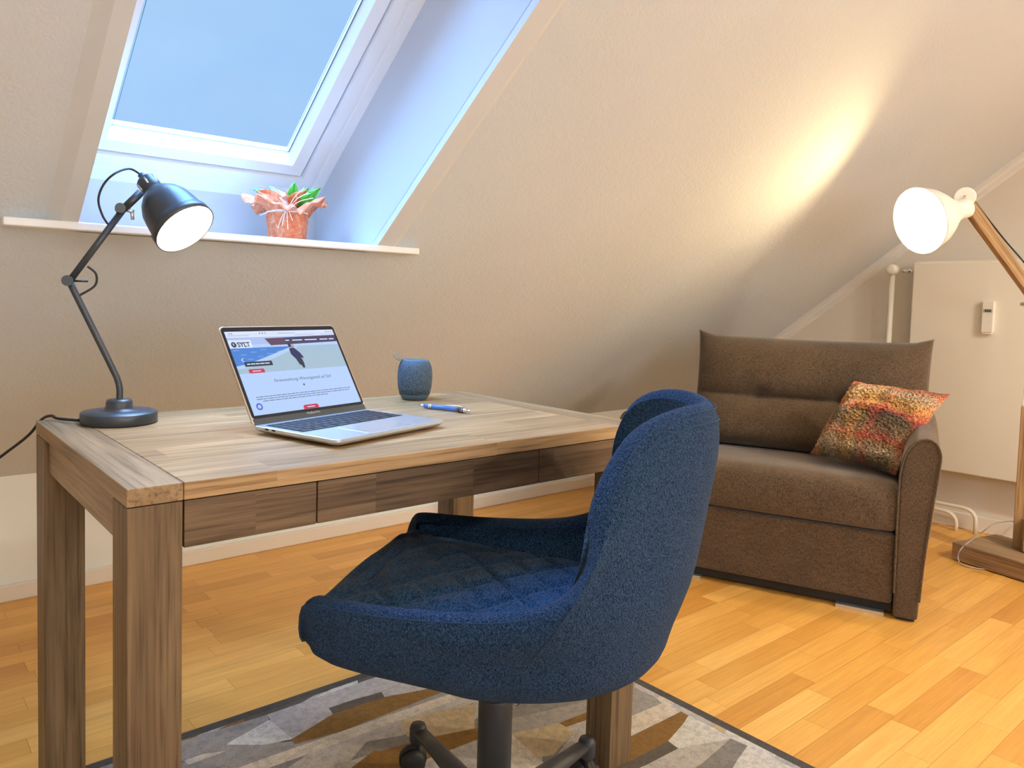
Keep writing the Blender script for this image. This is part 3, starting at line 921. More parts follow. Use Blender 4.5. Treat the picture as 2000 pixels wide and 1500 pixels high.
# ------------------------------------------------------------------ laptop
fr_l = Vector((.616, 1.099, 0)); fr_r = Vector((.899, 1.180, 0)); 
ex = (fr_r-fr_l).normalized(); ang = math.atan2(ex.y, ex.x)
lap = thing('laptop', 'open silver laptop showing a beach web page, in the middle of the desk', 'laptop', (.612, 1.102, DZ+.0005), ang)
LW_, LD, LH = .298, .214, .0125
def rrect(x0, x1, y0, y1, r, n=6):
    out = []
    for cx, cy, a0 in ((x1-r, y0+r, -pi/2), (x1-r, y1-r, 0), (x0+r, y1-r, pi/2), (x0+r, y0+r, pi)):
        for k in range(n+1): out.append((cx+r*cos(a0+pi/2*k/n), cy+r*sin(a0+pi/2*k/n)))
    return out
def slab(bm, loops, m4=None):
    m4 = m4 or Matrix.Identity(4); V = []
    for pts, z in loops: V.append([bm.verts.new(m4 @ Vector((x, y, z))) for x, y in pts])
    for A, B in zip(V, V[1:]):
        n = len(A)
        for k in range(n): bm.faces.new((A[k], A[(k+1) % n], B[(k+1) % n], B[k]))
    bm.faces.new(V[0][::-1]); bm.faces.new(V[-1])
bm = bmesh.new()
slab(bm, [(rrect(.006, LW_-.006, .006, LD-.004, .01), .0045), (rrect(.001, LW_-.001, .001, LD, .011), .0085), (rrect(0, LW_, 0, LD, .011), .0105), (rrect(0, LW_, 0, LD, .011), .0145), (rrect(.0008, LW_-.0008, .0008, LD, .0105), .0150)])
obj('body', bm, M['alu'], lap)
for fx_ in (.03, LW_-.03):
    for fy_ in (.03, LD-.03): LA([(.007, 0), (.007, .0050)], 'foot', M['rubber'], lap, Matrix.Translation((fx_, fy_, 0)), seg=14)
for k_, (px_, wp) in enumerate(((.175, .009), (.157, .009))):
    boxo('port', (-.0004, .002, px_-wp/2, px_+wp/2, .0108, .0138), M['rubber'], lap)
bm = bmesh.new(); slab(bm, [(rrect(LW_/2-.062, LW_/2+.062, .012, .088, .003), .0149), (rrect(LW_/2-.0615, LW_/2+.0615, .0125, .0875, .003), .01525)])
obj('trackpad', bm, mat('trackpad_glass', (.60, .65, .70), .25, .6), lap)
kb = boxo('keyboard', (.014, LW_-.014, .098, .196, .0149, .0153), M['key'], lap)
key_me = None
rowsk = [(14, .0098), (14, .0175), (14, .0175), (13, .0175), (12, .0175), (9, .0175)]
yk = .194
bmk = bmesh.new(); slab(bmk, [(rrect(-.5, .5, -.5, .5, .08, 3), 0), (rrect(-.5, .5, -.5, .5, .08, 3), .8), (rrect(-.46, .46, -.46, .46, .08, 3), 1.0)])
k0 = obj('key', bmk, M['key'], kb)
firstk = True
for n_, hk in rowsk:
    wk = (LW_-.032)/n_
    for i_ in range(n_):
        ko = k0 if firstk else k0.copy()
        if not firstk: COL.objects.link(ko); ko.parent = kb
        firstk = False
        wd = wk
        ko.location = (.016+wk*(i_+.5), yk-hk/2, .0153); ko.scale = (wd*.86, hk*.84, .0011)
    yk -= hk
# display
TILT = radians(31)
hinge = Vector((0, LD-.003, .0145))
dm = Matrix.Translation(hinge) @ Matrix.Rotation(pi/2-TILT, 4, 'X')   # local x = width, y = up the display, z = towards user
DH = .205
bm = bmesh.new(); slab(bm, [(rrect(.0005, LW_-.0005, 0, DH, .010), -.0045), (rrect(0, LW_, 0, DH, .010), -.004), (rrect(0, LW_, 0, DH, .010), -.0005), (rrect(.0006, LW_-.0006, .0006, DH-.0006, .0095), 0)], dm)
lid = obj('lid', bm, [M['alu_edge']], lap)
bm = bmesh.new(); slab(bm, [(rrect(.0025, LW_-.0025, .012, DH-.0025, .008), .0001), (rrect(.0025, LW_-.0025, .012, DH-.0025, .008), .0006)], dm)
obj('bezel', bm, M['bezel'], lid)
bm = bmesh.new(); slab(bm, [(rrect(.003, LW_-.003, -.001, .0125, .001), -.0002), (rrect(.003, LW_-.003, -.001, .0125, .001), .0009)], dm)
obj('hinge_bar', bm, M['grey_bar'], lid)
# screen picture: glowing panel with its page elements as thin layers
SX0, SX1, SY0, SY1 = .0085, LW_-.0085, .0185, DH-.0115
def scr_mat(name, col, s=1.0):
    s *= .50
    m = bpy.data.materials.new(name); m.use_nodes = True
    t = NT(m.node_tree); b = t.node('ShaderNodeBsdfPrincipled')
    b.inputs['Base Color'].default_value = (.01, .01, .01, 1); b.inputs['Roughness'].default_value = .2
    b.inputs['Emission Color'].default_value = (*col, 1); b.inputs['Emission Strength'].default_value = s
    o = t.node('ShaderNodeOutputMaterial'); t.link(b.outputs[0], o.inputs[0])
    return m
SM = [scr_mat('screen_page', srgb(178, 206, 250)), scr_mat('screen_header', srgb(168, 190, 235)), scr_mat('screen_nav', srgb(62, 56, 92)), scr_mat('screen_sea', srgb(62, 128, 212)),
      scr_mat('screen_sand', srgb(160, 188, 208)), scr_mat('screen_foam', srgb(176, 204, 240)), scr_mat('screen_navy', srgb(18, 38, 92)), scr_mat('screen_dark', srgb(28, 44, 62)),
      scr_mat('screen_red', srgb(200, 42, 72)), scr_mat('screen_text', srgb(84, 96, 122)), scr_mat('screen_white', srgb(214, 226, 252)), scr_mat('screen_ring', srgb(84, 104, 206)), scr_mat('screen_skin', srgb(180, 150, 160)), scr_mat('screen_wine', srgb(92, 62, 88))]
bm = bmesh.new(); lay2 = [0]
SWW, SHH = SX1-SX0, SY1-SY0
def sp_(u, v, z): return dm @ Vector((SX0+u*SWW, SY1-v*SHH, z))
def spoly(pts, mi):
    lay2[0] += 1; z = .0007+.0000045*lay2[0]
    f = bm.faces.new([bm.verts.new(sp_(u, v, z)) for u, v in pts]); f.material_index = mi
def srect(u0, v0, u1, v1, mi): spoly([(u0, v0), (u1, v0), (u1, v1), (u0, v1)], mi)
srect(0, 0, 1, 1, 0)
srect(0, 0, 1, .075, 10); srect(0, .04, 1, .043, 1)
srect(.01, .052, .19, .055, 9); srect(.45, .030, .61, .034, 9); srect(.86, .057, .995, .060, 9); srect(.60, .056, .80, .059, 9)
for u in (.285, .31, .335, .92, .945, .97, .03, .05): srect(u, .020, u+.009, .033, 7 if u < .32 and u > .2 else 9)
srect(0, .075, 1, .165, 1)
srect(0, .105, .19, .215, 10)
srect(0, .205, 1, .51, 4)
spoly([(0, .205), (.54, .205), (.33, .30), (.10, .40), (0, .42)], 3)
spoly([(.54, .205), (.60, .215), (.36, .335), (.12, .44), (0, .46), (0, .42), (.10, .40), (.33, .30)], 5)
for q in range(9):
    u = .02+q*.045; v = .23+(q*7 % 5)*.028
    if v < .40-.35*u: srect(u, v, u+.05, v+.004, 5)
spoly([(.315, .095), (1, .075), (1, .165), (.35, .185)], 2)
spoly([(.315, .095), (.50, .090), (.48, .181), (.35, .185)], 13)
def words_(u0, u1, v, h, mi, seed, sp=.008, lo=.018, hi=.055):
    r_ = random.Random(seed); u = u0
    while u < u1-.01:
        w_ = min(r_.uniform(lo, hi), u1-u); srect(u, v, u+w_, v+h, mi); u += w_+sp
for a_, b2 in ((.495, .53), (.56, .655), (.68, .80), (.83, .91), (.925, .975)): srect(a_, .122, b2, .136, 10)
# walking figure on the beach photo
spoly([(.505, .195), (.525, .175), (.55, .180), (.558, .21), (.535, .235), (.505, .225)], 12)
spoly([(.500, .180), (.530, .165), (.528, .215), (.505, .222)], 6)
spoly([(.500, .235), (.545, .225), (.585, .29), (.605, .35), (.60, .37), (.58, .355), (.585, .385), (.535, .385), (.500, .31)], 6)
spoly([(.530, .38), (.585, .38), (.59, .43), (.585, .49), (.565, .49), (.56, .455), (.545, .45)], 7)
srect(.070, .375, .305, .432, 7); words_(.09, .285, .396, .013, 10, 3, .005, .02, .05)
srect(.085, .465, .215, .513, 8); srect(.115, .484, .185, .494, 10)
spoly([(.070, .325), (.078, .325), (.062, .350), (.078, .375), (.070, .375), (.054, .350)], 10)
# logo disc
def disc(u, v, r, mi, n=20):
    spoly([(u+r*cos(2*pi*k/n), v+r*SWW/SHH*sin(2*pi*k/n)) for k in range(n)], mi)
disc(.040, .162, .021, 7); spoly([(.036, .142), (.046, .150), (.038, .160), (.046, .165), (.034, .184), (.040, .166), (.032, .160)], 10)
words_(.068, .160, .134, .010, 9, 9, .003, .01, .03)
disc(.512, .700, .0075, 7, 10)
words_(.065, .945, .792, .008, 9, 21, .006, .012, .05); words_(.065, .925, .818, .008, 9, 22, .006, .012, .05); words_(.110, .71, .844, .008, 9, 23, .006, .012, .05)
disc(.065, .905, .026, 11); disc(.065, .905, .014, 0)
spoly([(.43, .962), (.445, .950), (.555, .950), (.57, .962), (.57, 1.0), (.43, 1.0)], 8); srect(.465, .972, .535, .982, 10)
obj('screen', bm, SM, lid)


def text_mesh(s, size, u, v, m, shear=0.0, bold=0.0, align='LEFT', z=.0014, track=1.0):
    cu = bpy.data.curves.new('t', 'FONT'); cu.body = s; cu.size = size; cu.shear = shear; cu.align_x = align; cu.offset = bold; cu.space_character = track
    tmp = bpy.data.objects.new('t', cu); COL.objects.link(tmp)
    dg = bpy.context.evaluated_depsgraph_get(); me = bpy.data.meshes.new_from_object(tmp.evaluated_get(dg))
    bpy.data.objects.remove(tmp); bpy.data.curves.remove(cu)
    o_ = sp_(u, v, z)
    rot = dm.to_3x3()
    for vv in me.vertices: vv.co = rot @ vv.co + o_
    me.materials.clear(); me.materials.append(m)
    return me
for nm, args in (('site_logo_text', ("SYLT", .0135, .068, .190, SM[7], 0, .0004)),
                 ('page_heading', ("Ferienwohnung Wenningstedt auf Sylt", .0098, .525, .640, SM[9], .45, 0.0, 'CENTER')),
                 ('display_lettering', ("MacBook Pro", .0062, .50, 1.062, M['alu'], 0, 0, 'CENTER'))):
    me = text_mesh(*args); o_ = bpy.data.objects.new(nm, me); COL.objects.link(o_); o_.parent = lid

# ------------------------------------------------------------------ speaker and pen
spk = thing('portable_speaker', 'small blue barrel shaped cloth speaker near the back edge of the desk', 'speaker', (1.088, 1.566, DZ+.0005))
LA([(.027, .0), (.031, .002), (.036, .009), (.0385, .014)], 'base_ring', M['speaker_top'], spk, seg=48, cap1=False)
LA([(.0383, .0138), (.0425, .032), (.0438, .052), (.0435, .068), (.0415, .083), (.0372, .093), (.0345, .0955)], 'cloth_body', M['speaker'], spk, seg=64)
LA([(.0345, .0950), (.0345, .0985), (.0325, .1000), (.0300, .0990), (.0290, .0975), (.002, .0975)], 'top_cap', M['speaker_top'], spk, seg=48, cap0=False)
bm = bmesh.new()
c0 = Vector((-.026, .012, .098)); tdir = Vector((-.80, .50, 0)).normalized(); sdir = Vector((.52, .85, 0)).normalized()
pts = [c0-tdir*.008, c0+Vector((0, 0, .002)), c0+tdir*.010+Vector((0, 0, .0075)), c0+tdir*.019+Vector((0, 0, .014)), c0+tdir*.022+Vector((0, 0, .010)), c0+tdir*.014+Vector((0, 0, .001)), c0+tdir*.002-Vector((0, 0, .002))]
pts = catmull(pts, 6)
A = [bm.verts.new(c0+(p-c0)*1.25-sdir*.009) for p in pts]; B = [bm.verts.new(c0+(p-c0)*1.25+sdir*.009) for p in pts]
for i in range(len(pts)-1): bm.faces.new((A[i], A[i+1], B[i+1], B[i]))
so = obj('carry_loop', bm, M['strap'], spk, smooth=True); md = so.modifiers.new('s', 'SOLIDIFY'); md.thickness = .0014

p0 = Vector((1.011, 1.437, DZ+.0063)); p1 = Vector((1.055, 1.298, DZ+.0063)); pd = (p1-p0).normalized()
pen = thing('pen', 'blue and silver click ballpoint pen lying right of the laptop', 'pen', p0)
mt = axis_mtx((0, 0, 0), pd)
PL = (p1-p0).length
LA([(.0008, 0), (.0022, .006), (.0040, .016)], 'tip', M['chrome'], pen, mt, seg=20)
LA([(.0042, .016), (.0052, .026), (.0052, .030)], 'grip', M['bluecase'], pen, mt, seg=20)
for z_ in (.030, .0345): LA([(.0052, z_), (.0058, z_+.001), (.0058, z_+.0030), (.0052, z_+.0038)], 'ring', M['chrome'], pen, mt, seg=20)
LA([(.0050, .039), (.0052, .045), (.0052, .108)], 'barrel', M['bluecase'], pen, mt, seg=24)
LA([(.0054, .108), (.0054, .132), (.0046, .135)], 'cap', M['chrome'], pen, mt, seg=20)
for z_ in (.112, .118, .124): LA([(.0055, z_), (.0060, z_+.001), (.0060, z_+.0028), (.0055, z_+.0036)], 'ring', M['black_metal'], pen, mt, seg=20)
LA([(.0028, .135), (.0028, .143), (.0020, .1445)], 'push_button', M['chrome'], pen, mt, seg=16)
bm = bmesh.new(); side = pd.cross(Vector((0, 0, 1))).normalized()
cp = [Vector((0, 0, .0062))+pd*.120, Vector((0, 0, .0078))+pd*.112-side*.002, Vector((0, 0, .0066))+pd*.085-side*.0035, Vector((0, 0, .0052))+pd*.070-side*.0045]
for sgn in (0,):
    tube(bm, catmull(cp, 5), .0013, 8)
obj('clip', bm, M['chrome'], pen)

# ------------------------------------------------------------------ wrapped pot plant on the sill
pot = thing('wrapped_potted_plant', 'potted plant wrapped in salmon crepe paper with cream raffia on the skylight sill', 'plant', (.937, 1.990, 1.161))
LA([(.040, .002), (.052, .095), (.050, .095), (.046, .085), (.004, .085)], 'pot', M['pot'], pot, seg=32)
rg_ = random.Random(5)
bm = bmesh.new(); seg = 96; V = []
def wr(k, a):
    n = noise.noise(Vector((cos(a)*2.2, sin(a)*2.2, k*1.5)))*.9
    fold = sin(a*9+n*3)*.5+sin(a*17+1+n*2)*.35
    if k <= .5:
        kk = k/.5; r = .049+.008*kk+(.0020+.0015*kk)*fold; z = kk*.082
        if kk > .85: r -= .004*(kk-.85)/.15
        return Vector((r*cos(a), r*sin(a), z))
    kk = (k-.5)/.5
    flare = .053+.036*kk**1.1+.022*kk*(.5+.5*sin(a*4+.7))+.010*kk*fold
    lx = 1.0+.18*kk
    z = .082+.030*kk+.012*kk*sin(a*2+2.1)+.012*kk*sin(a*5+1)+.016*kk*fold+.010*sin(pi*kk)-.010*kk*kk
    return Vector((flare*cos(a)*lx, flare*sin(a), z))
for j in range(25):
    V.append([bm.verts.new(wr(j/24, 2*pi*i/seg)) for i in range(seg)])
for A, B in zip(V, V[1:]):
    for i in range(seg): bm.faces.new((A[i], A[(i+1) % seg], B[(i+1) % seg], B[i]))
po = obj('crepe_wrap', bm, M['paper'], pot, smooth=True); md = po.modifiers.new('s', 'SOLIDIFY'); md.thickness = .0008
# inner folded petals of paper
vr = Vector((cos(-yaw), sin(-yaw), 0))
def petal(name, base, tip, wid, m, curl=.02, up=Vector((0, 0, 1))):
    bm = bmesh.new(); base = Vector(base); tip = Vector(tip); dv = tip-base; side = dv.cross(Vector((.3, -.8, .4))).normalized()
    nrmv = side.cross(dv).normalized(); V = []
    for i in range(9):
        k = i/8; wv = wid*sin(pi*min(1, .12+k*.93))**.75
        V.append([bm.verts.new(base+dv*k+side*wv*s_+nrmv*(curl*sin(pi*k)+abs(s_)*curl*.5*k+.004*sin(s_*5+k*4))) for s_ in (-1, -.6, -.2, .2, .6, 1)])
    for A, B in zip(V, V[1:]):
        for i in range(5): bm.faces.new((A[i], A[i+1], B[i+1], B[i]))
    o_ = obj(name, bm, m, pot, smooth=True); md = o_.modifiers.new('s', 'SOLIDIFY'); md.thickness = .0006
    return o_
for (a, r1_, z1_, wd, mm) in ((0.2, .05, .150, .030, 'paper'), (1.5, .045, .160, .028, 'paper'), (2.6, .06, .150, .030, 'pale_paper'), (3.6, .085, .135, .028, 'paper'), (4.5, .055, .118, .030, 'pale_paper'), (5.4, .05, .128, .026, 'paper')):
    petal('paper_fold', (0, 0, .085), (r1_*cos(a-yaw), r1_*sin(a-yaw), z1_), wd, M[mm], .012)
for (dxr, dyb, z1_, wd, mm, bx) in ((-.095, .0, .146, .014, 'leaf_pale', -.03), (-.06, .03, .158, .012, 'leaf_pale', -.02), (.012, .02, .172, .016, 'leaf', .0), (.05, .03, .158, .015, 'leaf', .02), (.088, .02, .158, .014, 'leaf', .03), (.075, -.01, .140, .012, 'leaf', .02)):
    tip = vr*dxr+Vector((sin(yaw), cos(yaw), 0))*dyb+Vector((0, 0, z1_))
    petal('leaf', (vr*bx).to_tuple()[:2]+(.105,), tip, wd, M[mm], .008)
kn = -Vector((sin(yaw), cos(yaw), 0))*.060+vr*.014+Vector((0, 0, .086))
T([Vector((.0545*cos(a), .0545*sin(a), .083)) for a in [2*pi*i/40 for i in range(40)]], .0022, 'raffia_tie', M['raffia'], pot, closed=True, seg=6)
LA([(.001, -.004), (.005, 0), (.001, .004)], 'raffia_knot', M['raffia'], pot, Matrix.Translation(kn), seg=10)
for (dxr, dz, bend) in ((-.024, -.052, -.004), (-.012, -.046, .0), (.004, -.054, .004), (.016, -.030, .006), (-.072, -.018, -.02), (.062, .044, .02), (.050, .056, .02), (.075, .030, .02)):
    e_ = kn+vr*dxr+Vector((0, 0, dz))-Vector((sin(yaw), cos(yaw), 0))*(.004 if dz < 0 else .02)
    m_ = kn.lerp(e_, .5)+Vector((0, 0, .006))-Vector((sin(yaw), cos(yaw), 0))*.004
    T([kn, m_, e_], .0011, 'raffia_strand', M['raffia'], pot, smooth_n=5, seg=6)
#PART3
# ------------------------------------------------------------------ sofa
SW = .99
R0 = Vector((2.654, .937, 0)); e1 = Vector((-.365, .931, 0)).normalized(); e2 = Vector((.931, .365, 0)).normalized()
srot = math.atan2(-e1.y, -e1.x)
sofa = thing('sofa', 'small brown two-seat sofa bed with rounded arms in the corner under the slope', 'sofa', R0+e1*SW/2, srot)
def sx_(s): return SW/2-s


def extrude_y(bm, prof, y0, y1, n=1, fn=None, mi=0):
    Ls = []
    for j in range(n+1):
        y = y0+(y1-y0)*j/n
        Ls.append([bm.verts.new(fn(x, y, z) if fn else (x, y, z)) for x, z in prof])
    for A, B in zip(Ls, Ls[1:]):
        m_ = len(A)
        for k in range(m_): bm.faces.new((A[k], A[(k+1) % m_], B[(k+1) % m_], B[k]))
    bm.faces.new(Ls[0][::-1]); bm.faces.new(Ls[-1])
arm_pts = [(.004, .010), (-.005, .205), (-.020, .38), (-.032, .509), (-.034, .560), (-.020, .594), (.006, .606), (.036, .594), (.062, .556), (.074, .500), (.077, .440), (.076, .25), (.074, .010)]
def armz(y): return 1+.055*min(1, y/.5)
for side in (1, -1):
    prof = catmull([Vector((s, z, 0)) for s, z in arm_pts], 5)
    pr = [(side*(SW/2-p.x), p.y) for p in prof]
    bm = bmesh.new()
    extrude_y(bm, pr, 0, .60, 6, lambda x, y, z: (x+side*.022*y*max(0, (z-.1)), y, z*armz(y) if z > .1 else z))
    a_ = obj('armrest', bm, M['sofa'], sofa, smooth=False, bevel=.010)
    a_.data.polygons.foreach_set('use_smooth', [len(p.vertices) < 6 for p in a_.data.polygons])
    pp = [(x, -.002, z) for x, z in pr]
    T(pp[2:-2], .0032, 'arm_piping', M['sofa'], a_, seg=6)
    boxo('arm_foot', (min(side*(SW/2-.012), side*(SW/2-.066)), max(side*(SW/2-.012), side*(SW/2-.066)), .02, .58, 0, .012), M['rubber'], a_)
bm = bmesh.new(); box(bm, sx_(SW-.079), sx_(.079), .012, .58, .045, .280)
obj('front_panel', bm, M['sofa'], sofa, bevel=.012)
bm = bmesh.new(); box(bm, sx_(SW-.079), sx_(.079), .045, .58, .010, .052)
obj('plinth', bm, M['rubber'], sofa)
for a_, b2 in ((.10, .245), (.70, .83)):
    boxo('metal_glide', (sx_(b2), sx_(a_), .014, .042, 0, .012), M['alu'], sofa)
bm = bmesh.new()
prof = [(.0, .288), (.585, .288), (.585, .415), (.40, .428), (.12, .446), (.06, .448), (.022, .440), (.002, .418), (-.006, .385), (-.004, .32)]
Ls = []
for j in range(13):
    k = j/12; x = sx_(SW-.080)+(SW-.160)*k
    e_ = min(k, 1-k); sh_ = .010*max(0, 1-e_/.06)
    Ls.append([bm.verts.new((x, y+(sh_ if y < .1 else 0), z-(sh_ if z > .35 else 0)+(.004*sin(pi*k) if z > .4 else 0))) for y, z in prof])
for A, B in zip(Ls, Ls[1:]):
    for k in range(10): bm.faces.new((A[k], A[(k+1) % 10], B[(k+1) % 10], B[k]))
bm.faces.new(Ls[0]); bm.faces.new(Ls[-1])
so = obj('seat_cushion', bm, M['sofa'], sofa, bevel=.012)
so.data.polygons.foreach_set('use_smooth', [len(p.vertices) < 6 for p in so.data.polygons])
bm = bmesh.new(); box(bm, -SW/2+.02, SW/2-.02, .605, .79, .03, .60)
obj('back_frame', bm, M['sofa'], sofa, bevel=.02)


def pillow(bm, fn, nu, nv, uvl=None):
    """fn(u,v,side) -> Vector; front and back sheets joined at the rim"""
    F = [[None]*(nu+1) for _ in range(nv+1)]; Bk = [[None]*(nu+1) for _ in range(nv+1)]
    for j in range(nv+1):
        for i in range(nu+1):
            u, v = i/nu, j/nv
            F[j][i] = bm.verts.new(fn(u, v, 1))
            rimv = i in (0, nu) or j in (0, nv)
            Bk[j][i] = F[j][i] if rimv else bm.verts.new(fn(u, v, -1))
    for j in range(nv):
        for i in range(nu):
            f = bm.faces.new((F[j][i], F[j][i+1], F[j+1][i+1], F[j+1][i])); f.smooth = True
            if uvl:
                for l, (a, b) in zip(f.loops, ((i, j), (i+1, j), (i+1, j+1), (i, j+1))): l[uvl].uv = (a/nu, b/nv)
            q = (Bk[j][i], Bk[j+1][i], Bk[j+1][i+1], Bk[j][i+1])
            if len(set(q)) == 4 and set(q) != {F[j][i], F[j][i+1], F[j+1][i+1], F[j+1][i]}:
                f = bm.faces.new(q); f.smooth = True
                if uvl:
                    for l, (a, b) in zip(f.loops, ((i, j), (i, j+1), (i+1, j+1), (i+1, j))): l[uvl].uv = (a/nu, b/nv)


bx0, bx1 = sx_(.885), sx_(-.020)
CV = .46
tufts = [(.31, CV), (.66, CV)]
def backf(u, v, sd):
    z = .425+.468*v
    # pointed upper corners, slightly hollow sides
    ear = max(0, (v-.86)/.14)*max(0, 1-min(u, 1-u)/.07)
    z += .016*ear-.010*sin(pi*u)*max(0, (v-.8)/.2)
    pull = .016*sin(pi*v)**.6*max(0, 1-min(u, 1-u)/.5)*-1
    x = bx0+(bx1-bx0)*u
    x += (.012*(1 if u < .5 else -1))*(sin(pi*min(1, v*1.0))**.5)*max(0, 1-min(u, 1-u)/.25)
    y = .565+.085*v
    eu = (1-abs(2*u-1)**5)**.6 if 0 < u < 1 else 0
    if v < CV: s_ = sin(pi*(v/CV)*.5+pi*.5*0)**.5 if False else (1-abs(2*(v/CV)-1)**2.6)**.55 if 0 < v < CV else 0
    else: s_ = (1-abs(2*((v-CV)/(1-CV))-1)**2.4)**.6 if CV < v < 1 else 0
    base_ = .45*(1-abs(2*v-1)**8)
    t_ = base_+(1-.45)*s_*1.0
    if sd < 0: t_ = (1-abs(2*v-1)**4)**.6*.9 if 0 < v < 1 else 0
    dd = .088*t_*eu
    if sd > 0:
        for tu, tv in tufts:
            r2 = ((u-tu)*.9)**2+((v-tv)*.47)**2
            dd -= .020*math.exp(-r2/.0011)+.008*math.exp(-r2/.008)
    return Vector((x, y-sd*max(dd, .0008), z))
bm = bmesh.new(); pillow(bm, backf, 90, 64)
obj('backrest_cushion', bm, M['sofa'], sofa)

# ------------------------------------------------------------------ throw pillow
def sloc(s, dep, z): return R0+e1*s+e2*dep+Vector((0, 0, z))
pc = {'BL': sloc(.372, .285, .462), 'BR': sloc(.090, .105, .452), 'TL': sloc(.245, .43, .738), 'TR': sloc(-.066, .335, .724)}
pcen = sum(pc.values(), Vector())/4
pil = thing('throw_pillow', 'shaggy boucle cushion in orange, red and brown plaid leaning on the sofa arm', 'cushion', (pcen.x, pcen.y, min(p.z for p in pc.values())))
po_ = Vector(pil.location)
pn = ((pc['BR']-pc['BL']).cross(pc['TL']-pc['BL'])).normalized()
if pn.dot(Vector((0, 0, CH))-Vector((pcen.x, pcen.y, pcen.z))+Vector((0, 0, 0))) < 0 and pn.dot(Vector((-pcen.x, -pcen.y, 0))) < 0: pn = -pn
def pilf(u, v, sd):
    p = pc['BL'].lerp(pc['BR'], u).lerp(pc['TL'].lerp(pc['TR'], u), v)
    eu, ev = abs(2*u-1), abs(2*v-1)
    inn = .07
    # sides bow inwards between the corners
    c_ = Vector(pcen)
    k = inn*(max(0, 1-eu**2)*ev**3+max(0, 1-ev**2)*eu**3)
    p = p.lerp(c_, k*1.25)
    t_ = ((1-eu**2.6)*(1-ev**2.6))
    t_ = t_**.55 if t_ > 0 else 0
    n = noise.noise(Vector((u*7, v*7, sd)))*.010+noise.noise(Vector((u*45, v*45, sd*3)))*.0075+noise.noise(Vector((u*110, v*110, sd*3)))*.004
    wr_ = -.022*math.exp(-((v-(.72-.25*abs(u-.5)))/.06)**2)*max(0, 1-2*abs(u-.42)) if sd > 0 else 0
    d_ = (.088 if sd > 0 else .045)*t_+(n+wr_)*min(1, t_*2+.4)
    if 0 < u < 1 and 0 < v < 1: pass
    else: d_ = n
    q = p+pn*sd*d_+Vector((0, 0, .004))
    return q-po_
bm = bmesh.new(); uvl = bm.loops.layers.uv.new('uv'); pillow(bm, pilf, 150, 150, uvl)


def plaid(t, b):
    tc = t.node('ShaderNodeTexCoord'); uv = tc.outputs['UV']; c = tc.outputs['Object']
    nz = t.node('ShaderNodeTexNoise', i_Scale=70.0, i_Detail=3.0); t.link(c, nz.inputs['Vector'])
    nz2 = t.node('ShaderNodeTexNoise', i_Scale=9.0, i_Detail=2.0); t.link(c, nz2.inputs['Vector'])
    def dist(vec, src, k):
        s0 = t.node('ShaderNodeVectorMath'); s0.operation = 'SUBTRACT'; t.link(src.outputs['Color'], s0.inputs[0]); s0.inputs[1].default_value = (.5, .5, .5)
        s1 = t.node('ShaderNodeVectorMath'); s1.operation = 'SCALE'; t.link(s0.outputs[0], s1.inputs[0]); s1.inputs['Scale'].default_value = k
        s2 = t.node('ShaderNodeVectorMath'); s2.operation = 'ADD'; t.link(vec, s2.inputs[0]); t.link(s1.outputs[0], s2.inputs[1]); return s2.outputs[0]
    v2 = dist(dist(uv, nz, .16), nz2, .14)
    sp = t.node('ShaderNodeSeparateXYZ'); t.link(v2, sp.inputs[0])
    dark, olive, red, orange, yellow, cream = (.030, .016, .014), (.17, .125, .06), (.50, .065, .050), (.72, .28, .09), (.75, .44, .14), (.72, .58, .42)
    cv = t.ramp(sp.outputs[1], [(.0, dark), (.07, olive), (.15, cream), (.22, (.42, .24, .10)), (.27, red), (.33, (.30, .16, .09)), (.44, olive), (.54, dark), (.60, red), (.65, orange), (.74, yellow), (.84, cream), (.92, orange), (.98, red)])
    cu = t.ramp(sp.outputs[0], [(.0, red), (.07, orange), (.16, olive), (.25, cream), (.34, (.45, .27, .12)), (.46, yellow), (.55, olive), (.63, red), (.70, (.10, .06, .04)), (.84, (.035, .025, .02)), (.93, olive), (1.0, red)])
    col = t.mix(.40, cv, cu)
    hf = t.noise(c, 170, 3, .7)
    col = t.mix(1, col, t.ramp(hf, [(.36, (.22, .18, .15)), (.50, (.9, .88, .85)), (.66, (1.7, 1.65, 1.55))]), 'MULTIPLY')
    t.link(col, b.inputs['Base Color'])
    bump(t, b, hf, 1.0, .006)
obj('boucle_cover', bm, mat('boucle_plaid_wool', (.4, .2, .1), 1.0, spec=.05, sheen=.3, build=plaid), pil)

# ------------------------------------------------------------------ floor lamp
FL = Vector((3.58, .915, 0))
fl = thing('floor_lamp', 'lit wooden floor lamp with white shade at the right, beside the sofa', 'lamp', FL)


def beam(name, a, b, w_, d_, m, parent, roll_=0.0, ref=Vector((0, 0, 1)), bevel=.003):
    a, b = Vector(a), Vector(b); L_ = (b-a).length; z = (b-a)/L_
    rf = ref if abs(z.dot(ref)) < .95 else Vector((1, 0, 0))
    x = rf.cross(z).normalized(); y = z.cross(x)
    R_ = Matrix((x, y, z)).transposed().to_4x4() @ Matrix.Rotation(roll_, 4, 'Z')
    bm = bmesh.new(); box(bm, -w_/2, w_/2, -d_/2, d_/2, 0, L_)
    o_ = obj(name, bm, m, parent, bevel=bevel)
    R_.translation = a; o_.matrix_local = R_
    return o_
rb = math.atan2(-.23, .973)
bm = bmesh.new(); box(bm, -.15, .15, -.175, .175, .004, .075)
bs = obj('base', bm, M['lampwood_x'], fl, bevel=.004); bs.rotation_euler = (0, 0, rb)
for fx_ in (-.12, .12):
    for fy_ in (-.145, .145): LA([(.012, 0), (.012, .005)], 'foot', M['rubber'], bs, Matrix.Translation((fx_, fy_, 0)), seg=14)
PX = Vector((3.640, .925, 0))-FL
zl, zw0, zw1 = .0752, .648, .722
